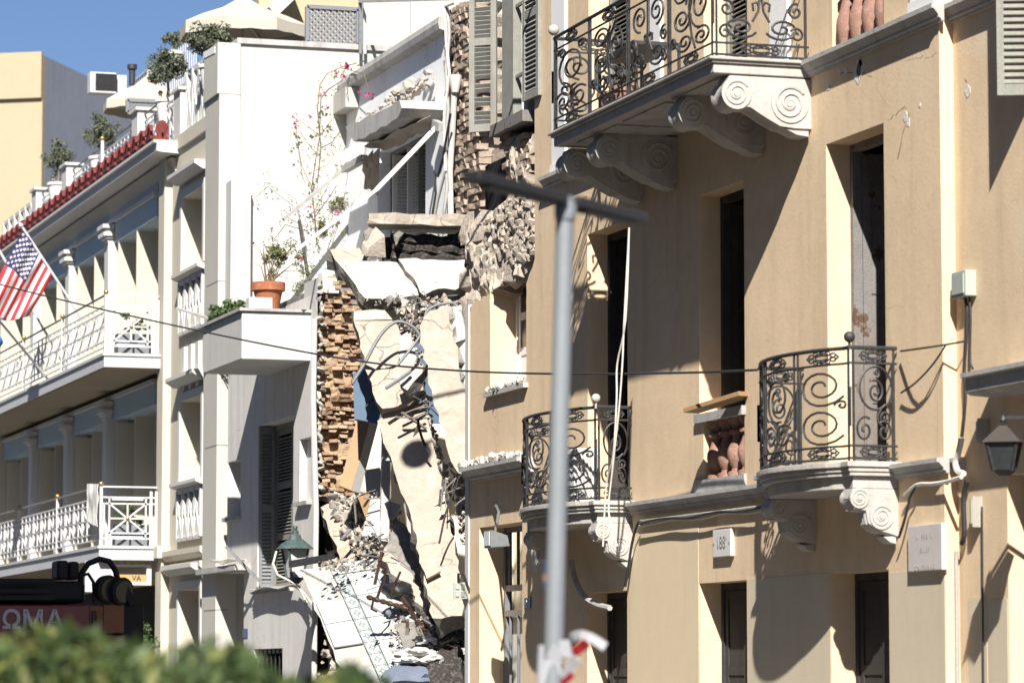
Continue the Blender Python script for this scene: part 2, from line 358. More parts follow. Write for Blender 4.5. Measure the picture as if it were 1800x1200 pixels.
# doors behind the openings
GLASSD=mat('dusty_dark_glass',(.03,.033,.036),.25,.3,4,.05,20,spec=.5)
def joinery(o,X,m,leaves=2,kind='panel',gap=0,name='door',bars=3,parent=YB,skip=()):
    y0,y1,z0,z1,D=o; x=X+D-.07; w=.075
    fr=MB(); fr.box(x,x+.1,y0,y0+w,z0,z1); fr.box(x,x+.1,y1-w,y1,z0,z1); fr.box(x,x+.1,y0+w,y1-w,z1-w,z1)
    fr.build(name+'_frame',m,parent)
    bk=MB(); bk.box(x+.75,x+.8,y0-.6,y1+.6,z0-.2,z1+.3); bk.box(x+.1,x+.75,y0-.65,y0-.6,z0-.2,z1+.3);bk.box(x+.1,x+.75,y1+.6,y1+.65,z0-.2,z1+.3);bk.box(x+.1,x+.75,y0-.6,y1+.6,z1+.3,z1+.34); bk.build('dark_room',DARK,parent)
    lw=(y1-y0-2*w-gap)/leaves
    for k in range(leaves):
        if k in skip: continue
        a=y0+w+k*(lw+gap/(max(1,leaves-1)))+.004; b=a+lw-.008; s=.085
        lf=MB(); zc=[z0+.03]+[z0+.03+(z1-w-z0-.03)*t for t in ((.30,.62) if bars==3 else (.5,))]+[z1-w-.006]
        lf.box(x+.02,x+.065,a,a+s,z0+.02,z1-w-.004); lf.box(x+.02,x+.065,b-s,b,z0+.02,z1-w-.004)
        for zz in zc: lf.box(x+.023,x+.062,a+s,b-s,zz-.0,zz+.1) if zz<zc[-1] else lf.box(x+.023,x+.062,a+s,b-s,zz-.1,zz)
        L=lf.build(name+'_leaf',m,parent)
        for i in range(len(zc)-1):
            pz0,pz1=zc[i]+.1,zc[i+1]-(.1 if i==len(zc)-2 else 0)
            q=MB()
            if kind=='louvre':
                nn=int((pz1-pz0)/.055)
                for j in range(nn):
                    zz=pz0+.03+j*(pz1-pz0-.03)/nn; q.obox((x+.043,(a+b)/2,zz),(.028,0,.022),(0,(b-a)/2-s,0),(.004,0,-.005))
                q.build('louvre_slats',m,L)
            else:
                q.box(x+.036,x+.048,a+s,b-s,pz0,pz1); q.build('panel' if (kind=='panel' or i==0) else 'pane',m if (kind=='panel' or i==0) else GLASSD,L)
def inward_leaf(o,X,m,name='door_leaf',wd=.55):
    y0,y1,z0,z1,D=o; xa=X+D+.035; xb=xa+wd; y=y1-.03; q=MB()
    q.box(xa,xa+.09,y-.05,y,z0+.02,z1-.08); q.box(xb-.09,xb,y-.05,y,z0+.02,z1-.08); zs=[z0+.02,z0+.75,z0+(z1-z0)*.55,z1-.2]
    for zz in zs: q.box(xa+.09,xb-.09,y-.048,y-.002,zz,zz+.11)
    L=q.build(name,m,YB)
    for a,b in zip(zs,zs[1:]): q=MB(); q.box(xa+.09,xb-.09,y-.034,y-.016,a+.11,b); q.build('panel',m,L)
joinery(W4,XW,WOODG,2,'panel',skip=(0,1)); inward_leaf(W4,XW,WOODG)
joinery(W2,XW,WOODK,2,'glass',skip=(0,1)); inward_leaf(W2,XW,WOODK); joinery(W3,XW,WOODK,2,'glass',name='window',skip=(0,1)); inward_leaf(W3,XW,WOODK,'window_leaf')
for o in (G2,G3,G4): joinery(o,XW,WOODK,2,'panel')
joinery(G5,XR,WOODK,2,'panel'); joinery(U1,XW,SHUT,2,'louvre',name='shutter'); joinery(U2,XW,SHUT,2,'louvre',name='shutter'); joinery(U5,XR,SHUT,2,'louvre',name='shutter')
# balusters under the middle window and above the upper string course
def baluster_prof(h,r):
    return [(r*a,h*b) for a,b in ((.95,0),(.95,.06),(.6,.08),(.55,.12),(.8,.2),(1.0,.33),(.95,.42),(.6,.55),(.48,.63),(.5,.66),(.8,.68),(.8,.73),(.5,.75),(.62,.82),(.9,.88),(.95,.9),(.95,1.0))]
def balustrade(o,X,n,inset):
    y0,y1,z0,z1,D=o; r=(y1-y0)/n*.37
    for k in range(n):
        q=MB(); q.lathe((X+inset,y0+(k+.5)*(y1-y0)/n,z0+.002),baluster_prof(z1-z0-.004,r),14); q.build('baluster',TERRA,YB,smooth=True)
    q=MB(); q.box(X+D-.02,X+D+.4,y0-.02,y1+.02,z0-.02,z1+.02); q.build('dark_room',DARK,YB)
balustrade(W3b,XW,4,.10); balustrade((UB[0],UB[1],UB[2],UB[3],UB[4]),XW,4,.10)
q=MB(); q.box(XW-.05,XW+.2,W3[0]-.02,W3[1]+.06,W3[2]-.10,W3[2]-.002); q.build('window_sill',STONEG,YB)
q=MB(); q.box(XW-.03,XW+.06,W3[0]-.03,W3[1]+.12,W3b[2]-.25,W3b[2]-.004); q.build('balustrade_base',STONEG,YB)
q=MB(); q.box(XW-.03,XW+.06,UB[0]-.03,UB[1]+.2,zUt+.01,UB[2]-.004); q.build('balustrade_base',OCHRE2,YB)
# ---- volute brackets
def bracket(parent,yc,wd,L,H,ztop,x=XW,m=STONEW,big=True):
    """L outward length, H height, ztop top; profile in x/z"""
    q=MB(); P=lambda a,b:(x-a*L,ztop-b*H)
    if big: v1=(.86,.36,.17*L); v2=(.25,.50,.215*L)
    else: v1=(.80,.20,.19*L); v2=(.36,.58,.24*L)
    body=[P(0,0),P(.93,0),P(.98,.2)]
    if big: body+=[P(.84,.62),P(.70,.62),P(.52,.82),P(.36,.97),P(.2,1.0)]
    else: body+=[P(.9,.42),P(.66,.46),P(.62,.72),P(.44,.86),P(.2,.93)]
    body+=[P(0,1.0)]
    q.prism_y(body,yc-wd/2,yc+wd/2)
    B=q.build('bracket',m,parent,bevel=.006)
    for cx,cz,r in (v1,v2):
        X,Z=P(cx,cz); q=MB()
        q.lathe((X,yc-wd/2-.015,Z),[(r,0),(r,.05),(r*.9,.08),(r*.9,wd-.05),(r,wd-.02),(r,wd+.03)],22,axis=(0,1,0))
        for s in (-1,1):
            y=yc+s*(wd/2+.016)
            pts=[(X+a,y,Z+b) for a,b in spiral(0,0,r*.86,r*.12,.6,2.2,40)]
            q.tube(pts,r*.085,5)
            q.lathe((X,y-.012,Z),[(r*.2,0),(r*.2,.024)],10,axis=(0,1,0))
        q.build('volute',m,B,smooth=True)
    # front ridges following the curve
    q=MB()
    for dy in (-.3,-.1,.1,.3):
        pts=[Vector((X_,yc+dy*wd,Z_)) for X_,Z_ in body[3:]]
        q.tube(pts,.018,6)
    q.build('fluting',m,B,smooth=True)
    # tail drop on the wall
    q=MB(); q.prism_y([(x-.02,ztop-H*.98),(x-.30*L,ztop-H*1.0),(x-.16*L,ztop-H*1.12),(x-.02,ztop-H*1.15)],yc-wd*.42,yc+wd*.42); q.build('tail_leaf',m,B,bevel=.006)
    return B
# ---- railings
def ornament(mb,fn,u,v,w,h,r=.007):
    def ring(cu,cv,ru,rv,n=12): mb.tube([fn(cu+ru*math.cos(2*math.pi*i/n),cv+rv*math.sin(2*math.pi*i/n)) for i in range(n)],r,4,closed=True)
    ring(u,v,w*.22,h*.18); ring(u,v,w*.30,h*.34)
    for s in (-1,1):
        for t in (-1,1): ring(u+s*w*.20,v+t*h*.30,w*.085,h*.17,8); ring(u+s*w*.37,v+t*h*.16,w*.08,h*.15,8)
        mb.tube([fn(u+s*w*.42,v-h*.2),fn(u+s*w*.52,v),fn(u+s*w*.42,v+h*.2)],r*1.3,4); ring(u,v+s*h*.36,w*.06,h*.12,8)
def pan_design(kind,u0,u1,v0,v1):
    """list of 2-D polylines for one railing panel"""
    W=u1-u0;H=v1-v0; out=[]; f=lambda P:[(u0+x*W,v0+y*H) for x,y in P]
    def sp(cx,cy,rx,ry,a0,turns,rin=.18,n=30):
        return f([(cx+rx*(1-(1-rin)*i/n)*math.cos(a0+turns*2*math.pi*i/n),cy+ry*(1-(1-rin)*i/n)*math.sin(a0+turns*2*math.pi*i/n)) for i in range(n+1)])
    A=min(.47,.27*H/W) 
    if kind=='three':
        out+=[sp(.52,.74,.46,.25,-2.6,1.9),sp(.52,.25,.46,.25,-2.6,1.9)]
        out+=[sp(.16,.5,.12,.06,0,1.2)]
    elif kind=='end':
        out+=[sp(.45,.70,.45,.29,-2.3,-1.0,.9),sp(.45,.66,.22,.15,1.3,1.7),sp(.42,.90,.09,.06,-1.5,-1.2)]
        out+=[sp(.74,.18,.24,.17,2.2,-1.5),sp(.22,.16,.2,.14,.9,1.4),sp(.18,.34,.14,.08,-.6,1.2)]
        out+=[f([(.30,.45),(.40,.36),(.38,.28),(.28,.24)])]
    elif kind=='loop':
        out+=[sp(.5,.66,.42,.31,-1.9,1.9),sp(.3,.17,.27,.16,2.5,-1.6),sp(.76,.18,.22,.15,.6,1.5)]
        out+=[f([(.5,.35),(.42,.26),(.5,.1),(.5,0)]),sp(.78,.9,.13,.08,0,1.3),sp(.2,.92,.12,.06,3,-1.3)]
    elif kind=='lyre':
        for s in (-1,1):
            c=lambda x:.5+s*x
            out+=[f([(c(.01),1.0),(c(.012),.6),(c(.03),.42),(c(.10),.28)])]
            m=-1 if s<0 else 1
            for cx,cy,rx,ry,a0,tn in ((.22,.80,.19,.19,-1.57,1.7),(.24,.20,.20,.15,-2.7,1.7),(.40,.44,.09,.11,1.2,1.4),(.41,.13,.085,.10,2.6,-1.4)):
                P=[]
                for i in range(31):
                    k=1-.82*i/30; a=a0+tn*2*math.pi*i/30; P.append((c(cx+rx*k*math.cos(a)),cy+ry*k*math.sin(a)))
                out.append(f(P))
            out.append(f([(c(.09),.42),(c(.10),.52),(c(.05),.54),(c(.03),.50)]))
    elif kind=='swirl':
        out+=[sp(.3,.62,.27,.34,-1.6,1.9),sp(.72,.82,.22,.15,2.9,-1.7),sp(.72,.48,.22,.17,2.9,1.7),sp(.25,.15,.22,.13,1.2,1.6),sp(.66,.16,.2,.13,.4,-1.6)]
        out+=[f([(.30,.98),(.45,.8),(.55,.5),(.48,.2),(.4,.02)]),f([(.45,.94),(.6,.74),(.62,.66)]),sp(.93,.2,.06,.09,0,1.3)]
    return out
def railing(parent,path,segs,z0,H=1.08,r=.0095,m=IRON,orn=True):
    """path(u)->(x,y); segs: list of (u0,u1,kind) panels; posts at the ends of each panel"""
    fn=lambda u,v:Vector((*path(u),z0+v))
    us=sorted(set([s[0] for s in segs]+[s[1] for s in segs]))
    N=lambda a,b:max(2,int((b-a)/.07))
    line=lambda v,a,b:[fn(a+(b-a)*i/N(a,b),v) for i in range(N(a,b)+1)]
    hr=MB(); hr.tube(line(H,us[0],us[-1]),.021,6); RAIL=hr.build('handrail',m,parent,smooth=True)
    for v in (.03,.15,H-.15):
        q=MB(); q.tube(line(v,us[0],us[-1]),.0125,5); q.build('rail_bar',m,parent)
    for u in us:
        for d in (-.035,.035):
            if us[0]<=u+d<=us[-1]:
                q=MB(); q.tube([fn(u+d,0),fn(u+d,H)],.013,5); q.build('rail_post',m,parent)
        if us[0]<u<us[-1]:
            q=MB(); q.obox(fn(u,H*.48),fn(u+.016,0)-fn(u,0),(.009,0,0),(0,0,.19))
            q.build('post_plate',m,parent)
    for a,b,k in segs:
        a+=.05;b-=.05
        for P in pan_design(k,a,b,.165,H-.165):
            q=MB(); q.tube([fn(u,v) for u,v in P],r,5); q.build('scroll',m,parent,smooth=True)
        if orn:
            for v in (.09,H-.078):
                q=MB(); ornament(q,fn,(a+b)/2,v,min(.42,(b-a)*.7),.13,.0085); q.build('cast_ornament',m,parent)
# big upper balcony
p=onX(1429,123,XW); yA=p.y; xF=onY(1248,116,yA).x; yZ=onX(962,250,xF).y
zs0=Zp(1429,135.5); zs1=zUt-.005
q=MB()
pr=[(0,0),(0,.08),(-.03,.085),(-.03,.11),(-.055,.13),(-.055,.155),(0.0,.16)]
hgt=(zs1-zs0)
q.box(xF+.06,XW+.02,yA+.06,yZ-.06,zs0,zs0+hgt*.62); q.box(xF+.03,XW+.02,yA+.03,yZ-.03,zs0+hgt*.62,zs0+hgt*.8); q.box(xF,XW+.02,yA,yZ,zs0+hgt*.8,zs1)
BB=q.build('balcony',STONEW,YB,bevel=.01)
q=MB()
for k in range(3):
    a=yA+.3+k*(yZ-yA-.6)/3; b=a+(yZ-yA-.6)/3-.2
    q.box(xF+.2,XW-.15,a,b,zs0-.02,zs0-.001)
q.build('soffit_panel',STONEG,BB)
Hb=.52
bys=[yA+.20]; 
for px,py in ((1185,240),(1040,290),(985,315)): bys.append(onX(px,py,xF+.15).y)
for y in bys: bracket(BB,y,.30,(XW-xF)-.17,Hb,zs0-.02,big=True)
Lx=XW-xF-.06; Ly=yZ-yA-.12
def pathB(u):
    if u<=Lx: return (XW-u,yA+.06)
    if u<=Lx+Ly: return (xF+.06,yA+.06+u-Lx)
    return (xF+.06+(u-Lx-Ly),yZ-.06)
n=4; st=Ly/n
segs=[(.02,Lx,'lyre')]+[(Lx+i*st,Lx+(i+1)*st,('swirl','lyre','swirl','loop')[i]) for i in range(n)]+[(Lx+Ly,2*Lx+Ly-.02,'lyre')]
railing(BB,pathB,segs,zs1,1.12,.0145)
q=MB(); q.ball((xF+.06,yZ-.06,zs1+1.12+.1),.065); q.tube([(xF+.06,yZ-.06,zs1+1.1),(xF+.06,yZ-.06,zs1+1.2)],.02,6); q.build('ball_finial',STONEW,BB,smooth=True)
# bowed lower balconies
def bow_balcony(pxc,pxw,pyt,kinds,wide,nb=3,ballm=IRON):
    ya=Yp(pxw)+.02; xf=onY(pxc,800,ya).x; d=XW-xf; yb=ya+wide; bow=.28
    zt=zLt+.02; q=MB()
    out=[(XW+.02,ya),(xf,ya),(xf,ya+.16)]
    M=14
    for i in range(M+1):
        t=i/M; out.append((xf-.0-bow*math.sin(math.pi*t)**.7 if 0<t<1 else xf,ya+.18+(wide-.36)*t))
    out+=[(xf,yb-.16),(xf,yb),(XW+.02,yb)]
    c=Vector((XW,(ya+yb)/2))
    for z0,z1,k in ((zt-.26,zt-.14,.84),(zt-.14,zt-.10,.93),(zt-.10,zt-.055,.96),(zt-.055,zt,1.0)):
        q.prism_z([(XW+.02 if x>XW else c.x+(x-c.x)*k,c.y+(y-c.y)*(1-(1-k)*.45)) for x,y in out],z0+.0005,z1)
    S=q.build('balcony',STONEW,YB,bevel=.008)
    for y in (ya+.20,yb-.20): bracket(S,y,.24,d*.92,.46,zt-.262,big=False)
    pth=[(XW,ya+.05)]+[(x+.05,max(ya+.05,min(yb-.05,y))) for x,y in out[1:-1]]+[(XW,yb-.05)]
    cum=[0]
    for a,b in zip(pth,pth[1:]): cum.append(cum[-1]+math.dist(a,b))
    def path(u):
        for i in range(len(pth)-1):
            if u<=cum[i+1] or i==len(pth)-2:
                t=(u-cum[i])/max(1e-6,cum[i+1]-cum[i]); return (pth[i][0]+(pth[i+1][0]-pth[i][0])*t,pth[i][1]+(pth[i+1][1]-pth[i][1])*t)
    tot=cum[-1]; e=d-.05; mid=(tot-2*e)/nb
    segs=[(.02,e,'end')]+[(e+i*mid,e+(i+1)*mid,kinds[i]) for i in range(nb)]+[(tot-e,tot-.02,'end')]
    railing(S,path,segs,zt,1.10,.0125)
    x,y=path(e); q=MB(); q.ball((x,y,zt+1.10+.10),.055); q.tube([(x,y,zt+1.08),(x,y,zt+1.16)],.014,6); q.build('ball_finial',ballm,S,smooth=True)
    return S,ya,yb,xf,zt
B2=bow_balcony(1490,1584,620,('three','loop','three'),2.5)
B1=bow_balcony(1043,1116,717,('three','loop','three'),2.95,ballm=STONEG)
# ================================================================== broken left end of the ochre building
RG=random.Random(7)
def poly_part(name,pts,X,th,m,parent,step=.12,amp=.03,seed=1,jagged=True,zmin=None,ylim=(0,999)):
    rg=random.Random(seed); P=[Vector(yz(a,b,X)) for a,b in pts]
    if jagged: P=jag(P,step,amp,rg)
    if zmin is not None: P=[Vector((min(max(p.x,ylim[0]),ylim[1]),max(p.y,zmin))) for p in P]
    q=MB(); q.prism([(X,p.x,p.y) for p in P],(th,0,0)); return q.build(name,m,parent)
# plaster that still stands round the small window
zW1t=Zp(905,478); W1=(Yp(925),Yp(862),Zp(890,680),zW1t,.42)
yLE=Yp(826)
q=MB(); z530=Zp(845,527)
G1=op(843,918,927,.14,D=.38)
wall_open(q,XW,YW,yLE,.14,W1[2],[G1],.38); q.build('wall',OCHRE,YB)
poly_part('wall',[(826,540),(836,528),(852,522),(862,512),(862,705),(826,712)],XW,.06,OCHRE,YB,.1,.025,3,zmin=W1[2]+.001,ylim=(W1[1]+.001,yLE))
poly_part('wall',[(925,500),(931,480),(940.5,455),(940.5,700),(925,703)],XW,.06,OCHRE,YB,.1,.02,4,zmin=W1[2]+.001,ylim=(YW+.001,W1[0]-.001))
q=MB(); q.quad((XW,W1[1],W1[2]),(XW,W1[1],W1[3]),(XW+.42,W1[1],W1[3]),(XW+.42,W1[1],W1[2])); q.quad((XW,W1[0],W1[2]),(XW+.42,W1[0],W1[2]),(XW+.42,W1[1],W1[2]),(XW,W1[1],W1[2])); q.build('window_reveal',OCHRE,YB)
joinery((W1[0],W1[1],W1[2],W1[3]+.1,.42),XW,PILW,2,'glass',name='window')
q=MB(); q.prism_y([(XW+.2,W1[2]-.07),(XW-.07,W1[2]-.08),(XW-.07,W1[2]-.02),(XW+.2,W1[2]+.0)],W1[0]-.08,W1[1]+.12); q.build('window_sill',STONEW,YB)
# white party edge
q=MB(); q.box(XW-.02,XW+.6,yLE+.001,yLE+.16,.14,Zp(826,535)); q.build('party_wall_edge',PLW,YB)
# ledge over the door
zl=Zp(862,843); q=MB(); q.prism_y([(XW+a*1.9,zl+b*1.35) for a,b in PROF],Yp(914,XW-.2),Yp(812,XW-.2)); q.build('door_ledge',STONEG,YB)
# iron and glass door with number 17
y0,y1,z0,z1,D=G1; x=XW+D
q=MB()
q.box(x-.04,x+.03,y0,y0+.07,z0,z1);q.box(x-.04,x+.03,y1-.07,y1,z0,z1)
zt1=Zp(890,1035);zt2=Zp(890,1080)
for zz in (zt1,zt2,z1-.07): q.box(x-.035,x+.025,y0+.07,y1-.07,zz,zz+.08)
q.box(x-.03,x+.02,(y0+y1)/2-.05,(y0+y1)/2+.05,z0,zt2); q.build('door_frame',IRONG,YB)
for k in range(5):
    yy=y0+.07+(k+.5)*(y1-y0-.14)/5
    q=MB(); q.bar((x-.02,yy,zt1+.08),(x-.02,yy,z1-.07),.02,.04,(1,0,0)); q.build('grille_bar',IRONG,YB)
    q=MB(); q.bar((x-.02,yy,z0),(x-.02,yy,zt2),.02,.03,(1,0,0)); q.build('grille_bar',IRONG,YB)
q=MB(); q.box(x+.06,x+.07,y0,y1,z0,zt2); q.build('door_pane',PLW,YB)
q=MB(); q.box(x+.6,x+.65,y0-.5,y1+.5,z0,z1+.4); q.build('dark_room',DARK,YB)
# upper window of the broken end: casement, shutters hanging open
yU1=Yp(934);yU0=Yp(872); zUs=Zp(905,205)
X0=XW+.05
def shutter_panel(a,b,z0,z1,th,name,m,parent,broken=0,seed=1):
    """a,b: plan points of the two vertical edges"""
    rg=random.Random(seed); a=Vector(a);b=Vector(b); d=(b-a); L=d.length; d.normalize(); nn=Vector((-d.y,d.x))
    P=lambda t,off:Vector((a.x+d.x*t+nn.x*off,a.y+d.y*t+nn.y*off,0))
    def bx(mb,t0,t1,za,zb,o=0,h=th): c=P((t0+t1)/2,o); mb.obox((c.x,c.y,(za+zb)/2),Vector((d.x,d.y,0))*(t1-t0)/2,Vector((nn.x,nn.y,0))*h/2,(0,0,(zb-za)/2))
    s=min(.09,L*.2); q=MB(); bx(q,0,s,z0,z1); bx(q,L-s,L,z0,z1); n=max(2,int((z1-z0)/.95)); zs=[z0+(z1-z0-.1)*i/n for i in range(n+1)]
    for zz in zs: bx(q,s,L-s,zz,zz+.1,0,th*.9)
    S=q.build(name,m,parent)
    for i in range(n):
        za,zb=zs[i]+.1,zs[i+1]; k=int((zb-za)/.062)
        for j in range(k):
            if broken and rg.random()<broken: continue
            zz=za+.03+j*(zb-za-.02)/k; tl=rg.uniform(-.02,.02) if broken else 0
            q=MB(); c=P(L/2,0); q.obox((c.x,c.y,zz),Vector((d.x,d.y,tl*2))*(L/2-s),Vector((nn.x*.018,nn.y*.018,.024)),Vector((nn.x*.004,nn.y*.004,-.004))); q.build('slat',m,S)
    return S
zsb=Zp(850,222,XW-.3)
pa=onX(873,200,XW-.02);pb=onY(828,200,pa.y+.25)
shutter_panel((pa.x,pa.y),(pb.x-.02,pb.y),zsb,zsb+3.6,.05,'shutter',SHUT,YB,.12,5)
pa=onX(921,200,XW-.05); shutter_panel((pa.x,pa.y),(pa.x+.02,pa.y-.62),zUs+.1,zUs+3.4,.05,'shutter',SHUT,YB)
q=MB(); yf0=Yp(921);yf1=Yp(876)
q.box(X0,X0+.12,yf1-.5,yf1,zUs,zUs+3.5); q.box(X0,X0+.12,yf0,yf0+.16,zUs,zUs+3.5)
q.build('window_frame',SHUT,YB)
q=MB(); ym0=yf0+.16; ym1=yf1-.5
for k in range(4): zz=zUs+.55+k*.95; q.box(X0+.03,X0+.07,ym0,ym1,zz,zz+.04)
q.build('glazing_bar',SHUT,YB)
q=MB(); q.box(XW-.1,XW+.35,yf0-.25,yf1+.1,zUs-.16,zUs-.01); q.build('window_sill',WOODG,YB)
# masonry: brick and rubble that lost its plaster
def variants(name,fn,m,n=4):
    out=[]
    for k in range(n):
        q=MB(); fn(q,random.Random(k+11)); me=bpy.data.meshes.new(name); me.from_pydata(q.v,[],q.f); me.materials.append(m); out.append(me)
    return out
def put(name,me,loc,parent,rot=(0,0,0),scale=(1,1,1)):
    o=bpy.data.objects.new(name,me); COL.objects.link(o)
    if parent is not None: o.parent=parent; o.location=Vector(loc)-ORG[parent.name]
    else: o.location=loc
    o.rotation_euler=rot; o.scale=scale; ORG[o.name]=Vector(loc); return o
VB=variants('brick',lambda q,r:box_mesh(q,(0,0,0),.5,.5,.5,r,.16),BRICKD,6)
VR=variants('brick',lambda q,r:box_mesh(q,(0,0,0),.5,.5,.5,r,.2),BRICKR,4)
VO=variants('brick',lambda q,r:box_mesh(q,(0,0,0),.5,.5,.5,r,.18),BRICKO,6)
VS=variants('stone',lambda q,r:rock_mesh(q,(0,0,0),.55,.55,.55,r,22),STONER,6)
VSB=variants('stone',lambda q,r:box_mesh(q,(0,0,0),.5,.5,.5,r,.22),STONER,6)
VC=variants('chunk',lambda q,r:rock_mesh(q,(0,0,0),.5,.5,.5,r,12),CONC,5)
VW=variants('chunk',lambda q,r:rock_mesh(q,(0,0,0),.5,.5,.5,r,12),WHITEP,5)
def bricks_x(poly,X,parent,vs,bh=.075,bl=.24,dep=.16,rg=RG,prot=.05,limit=290,name='brick',tilt=.04,skip=.03):
    """bricks lying in a wall plane of constant X, inside a pixel polygon"""
    P=[yz(a,b,X) for a,b in poly]; ys=[p[0] for p in P]; zs=[p[1] for p in P]; n=0; r=0; z=min(zs)
    while z<max(zs):
        y=min(ys)-rg.uniform(0,bl)
        while y<max(ys):
            l=bl*rg.uniform(.75,1.2)
            if inpoly(y+l/2,z+bh/2,P) and rg.random()>skip and n<limit:
                put(name,rg.choice(vs),(X+dep/2-rg.uniform(0,prot),y+l/2,z+bh/2),parent,(rg.uniform(-tilt,tilt),rg.uniform(-tilt,tilt)*2,rg.uniform(-tilt,tilt)*2),(dep,l*.95,bh*.88)); n+=1
            y+=l
        z+=bh+.012; r+=1
    return n
def bricks_y(poly,Y,parent,vs,bh=.085,bl=.2,dep=.3,rg=RG,prot=.3,name='brick',tilt=.10,limit=290,skip=.12):
    P=[(onY(a,b,Y).x,onY(a,b,Y).z) for a,b in poly]; xs=[p[0] for p in P]; zs=[p[1] for p in P]; z=min(zs); n=0
    while z<max(zs):
        x=min(xs)-rg.uniform(0,bl); row=rg.uniform(-.06,.06)
        while x<max(xs):
            l=bl*rg.uniform(.7,1.3)
            if inpoly(x+l/2,z+bh/2,P) and rg.random()>skip and n<limit:
                put(name,rg.choice(vs),(x+l/2,Y+dep/2-rg.uniform(0,prot)+row,z+bh/2),parent,(rg.uniform(-tilt,tilt),rg.uniform(-tilt,tilt),rg.uniform(-tilt,tilt)*3),(l*1.0,dep,bh*.85)); n+=1
            x+=l
        z+=bh+.012
    return n
def stones_x(poly,X,parent,vs,size,rg,dep=.3,prot=.1,name='stone',fill=1.0,limit=290,yaw=0):
    P=[yz(a,b,X) for a,b in poly]; ys=[p[0] for p in P]; zs=[p[1] for p in P]; pts=[]; tries=0
    area=(max(ys)-min(ys))*(max(zs)-min(zs)); N=int(area/(size*size*.55)*8)
    for _ in range(N):
        y=rg.uniform(min(ys),max(ys)); z=rg.uniform(min(zs),max(zs)); s=size*rg.choice((.5,.7,1,1.3))
        if not inpoly(y,z,P): continue
        if all(math.hypot((y-a)/1.25,z-b)>.62*(s+t)/2*1.0 for a,b,t in pts): pts.append((y,z,s))
        if len(pts)>=limit: break
    for y,z,s in pts: put(name,rg.choice(vs),(X+dep*.4-rg.uniform(0,prot),y,z),parent,(rg.uniform(-.25,.25),rg.uniform(-.12,.12),yaw+rg.uniform(-.15,.15)),(dep,s*1.5,s*.95))
# backing behind the stones, leaving the hole open
slab([onX(a,b,XW+.06) for a,b in ((822,395),(850,388),(878,372),(900,360),(890,300),(884,240),(938,236),(942,470),(925,482),(905,480),(862,520),(845,535),(824,548))],.4,random.Random(9),.12,.05,.13,.06,down=(1,0,0)).build('mortar_backing',[STONER,BROKEN],YB)
bricks_x([(884,238),(934,234),(936,300),(900,318),(890,290)],XW+.03,YB,VB,.085,.26,.14,random.Random(2),.04)
stones_x([(820,400),(850,392),(880,376),(905,350),(936,340),(940,458),(926,474),(903,474),(860,508),(843,524),(822,540)],XW+.10,YB,VS,.40,random.Random(3),.20,.04,limit=60,yaw=.25)
stones_x([(850,385),(885,360),(910,340),(938,325),(938,450),(905,470)],XW+.03,YB,VS,.15,random.Random(4),.14,.03,yaw=.2)
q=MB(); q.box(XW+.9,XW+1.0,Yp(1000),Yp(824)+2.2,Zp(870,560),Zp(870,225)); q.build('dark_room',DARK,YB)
# ================================================================== collapsed white house
XS=15.94
HY1=Yp(393)                                       # hotel party wall
HS=thing('collapsed_house','white two storey house with its front torn open between hotel and ochre townhouse','building',(XW+3,Yp(480),0))
yS0=onX(787,100,XS).y
zTer=Zp(450,548,13.7)                             # terrace floor
zCop=(onX(600,148,XS).z+onX(783,58,XS).z)/2
q=MB(); wo=(onX(748,330,XS).y,onX(664,330,XS).y,onX(700,398,XS).z-.9,onX(664,268,XS).z,.30)
BLUEW=mat('blue_white_limewash',(.80,.82,.85),.85,.06,1.0,.15,25,(.62,.60,.57),.45,streak=True,crack=(.3,.28,.26),crack_scale=.8,crack_w=.006,crack_amt=.6)
wall_open(q,XS,yS0,HY1-.01,zTer-.3,zCop,[wo],.3); q.build('wall',BLUEW,HS)
q=MB(); q.prism_y([(XS+.3,zCop+.12),(XS-.16,zCop+.10),(XS-.18,zCop+.0),(XS-.16,zCop-.10),(XS,zCop-.14),(XS+.3,zCop-.14)],yS0-.05,HY1-.02); q.build('coping',STONEG,HS)
q=MB(); q.box(XS-.25,XS-.002,HY1-.9,HY1-.02,zCop-.5,zCop-.142); q.build('bracket_block',STONEW,HS)
joinery((wo[0],wo[1],wo[2],wo[3],.3),XS,IRONG,2,'glass',name='window',parent=HS,skip=(0,1))
zb=wo[2]+.05
for pxa,dx,mm in ((668,.55,IRONG),(690,.45,PILW),(716,.5,PILW),(735,.5,SHUT)):
    p=onX(pxa,350,XS+.12); shutter_panel((p.x,p.y),(p.x+(-.02 if pxa in(690,716) else -.1)+dx,p.y+.05),zb,wo[3]-.12,.04,'window_leaf',mm,HS)
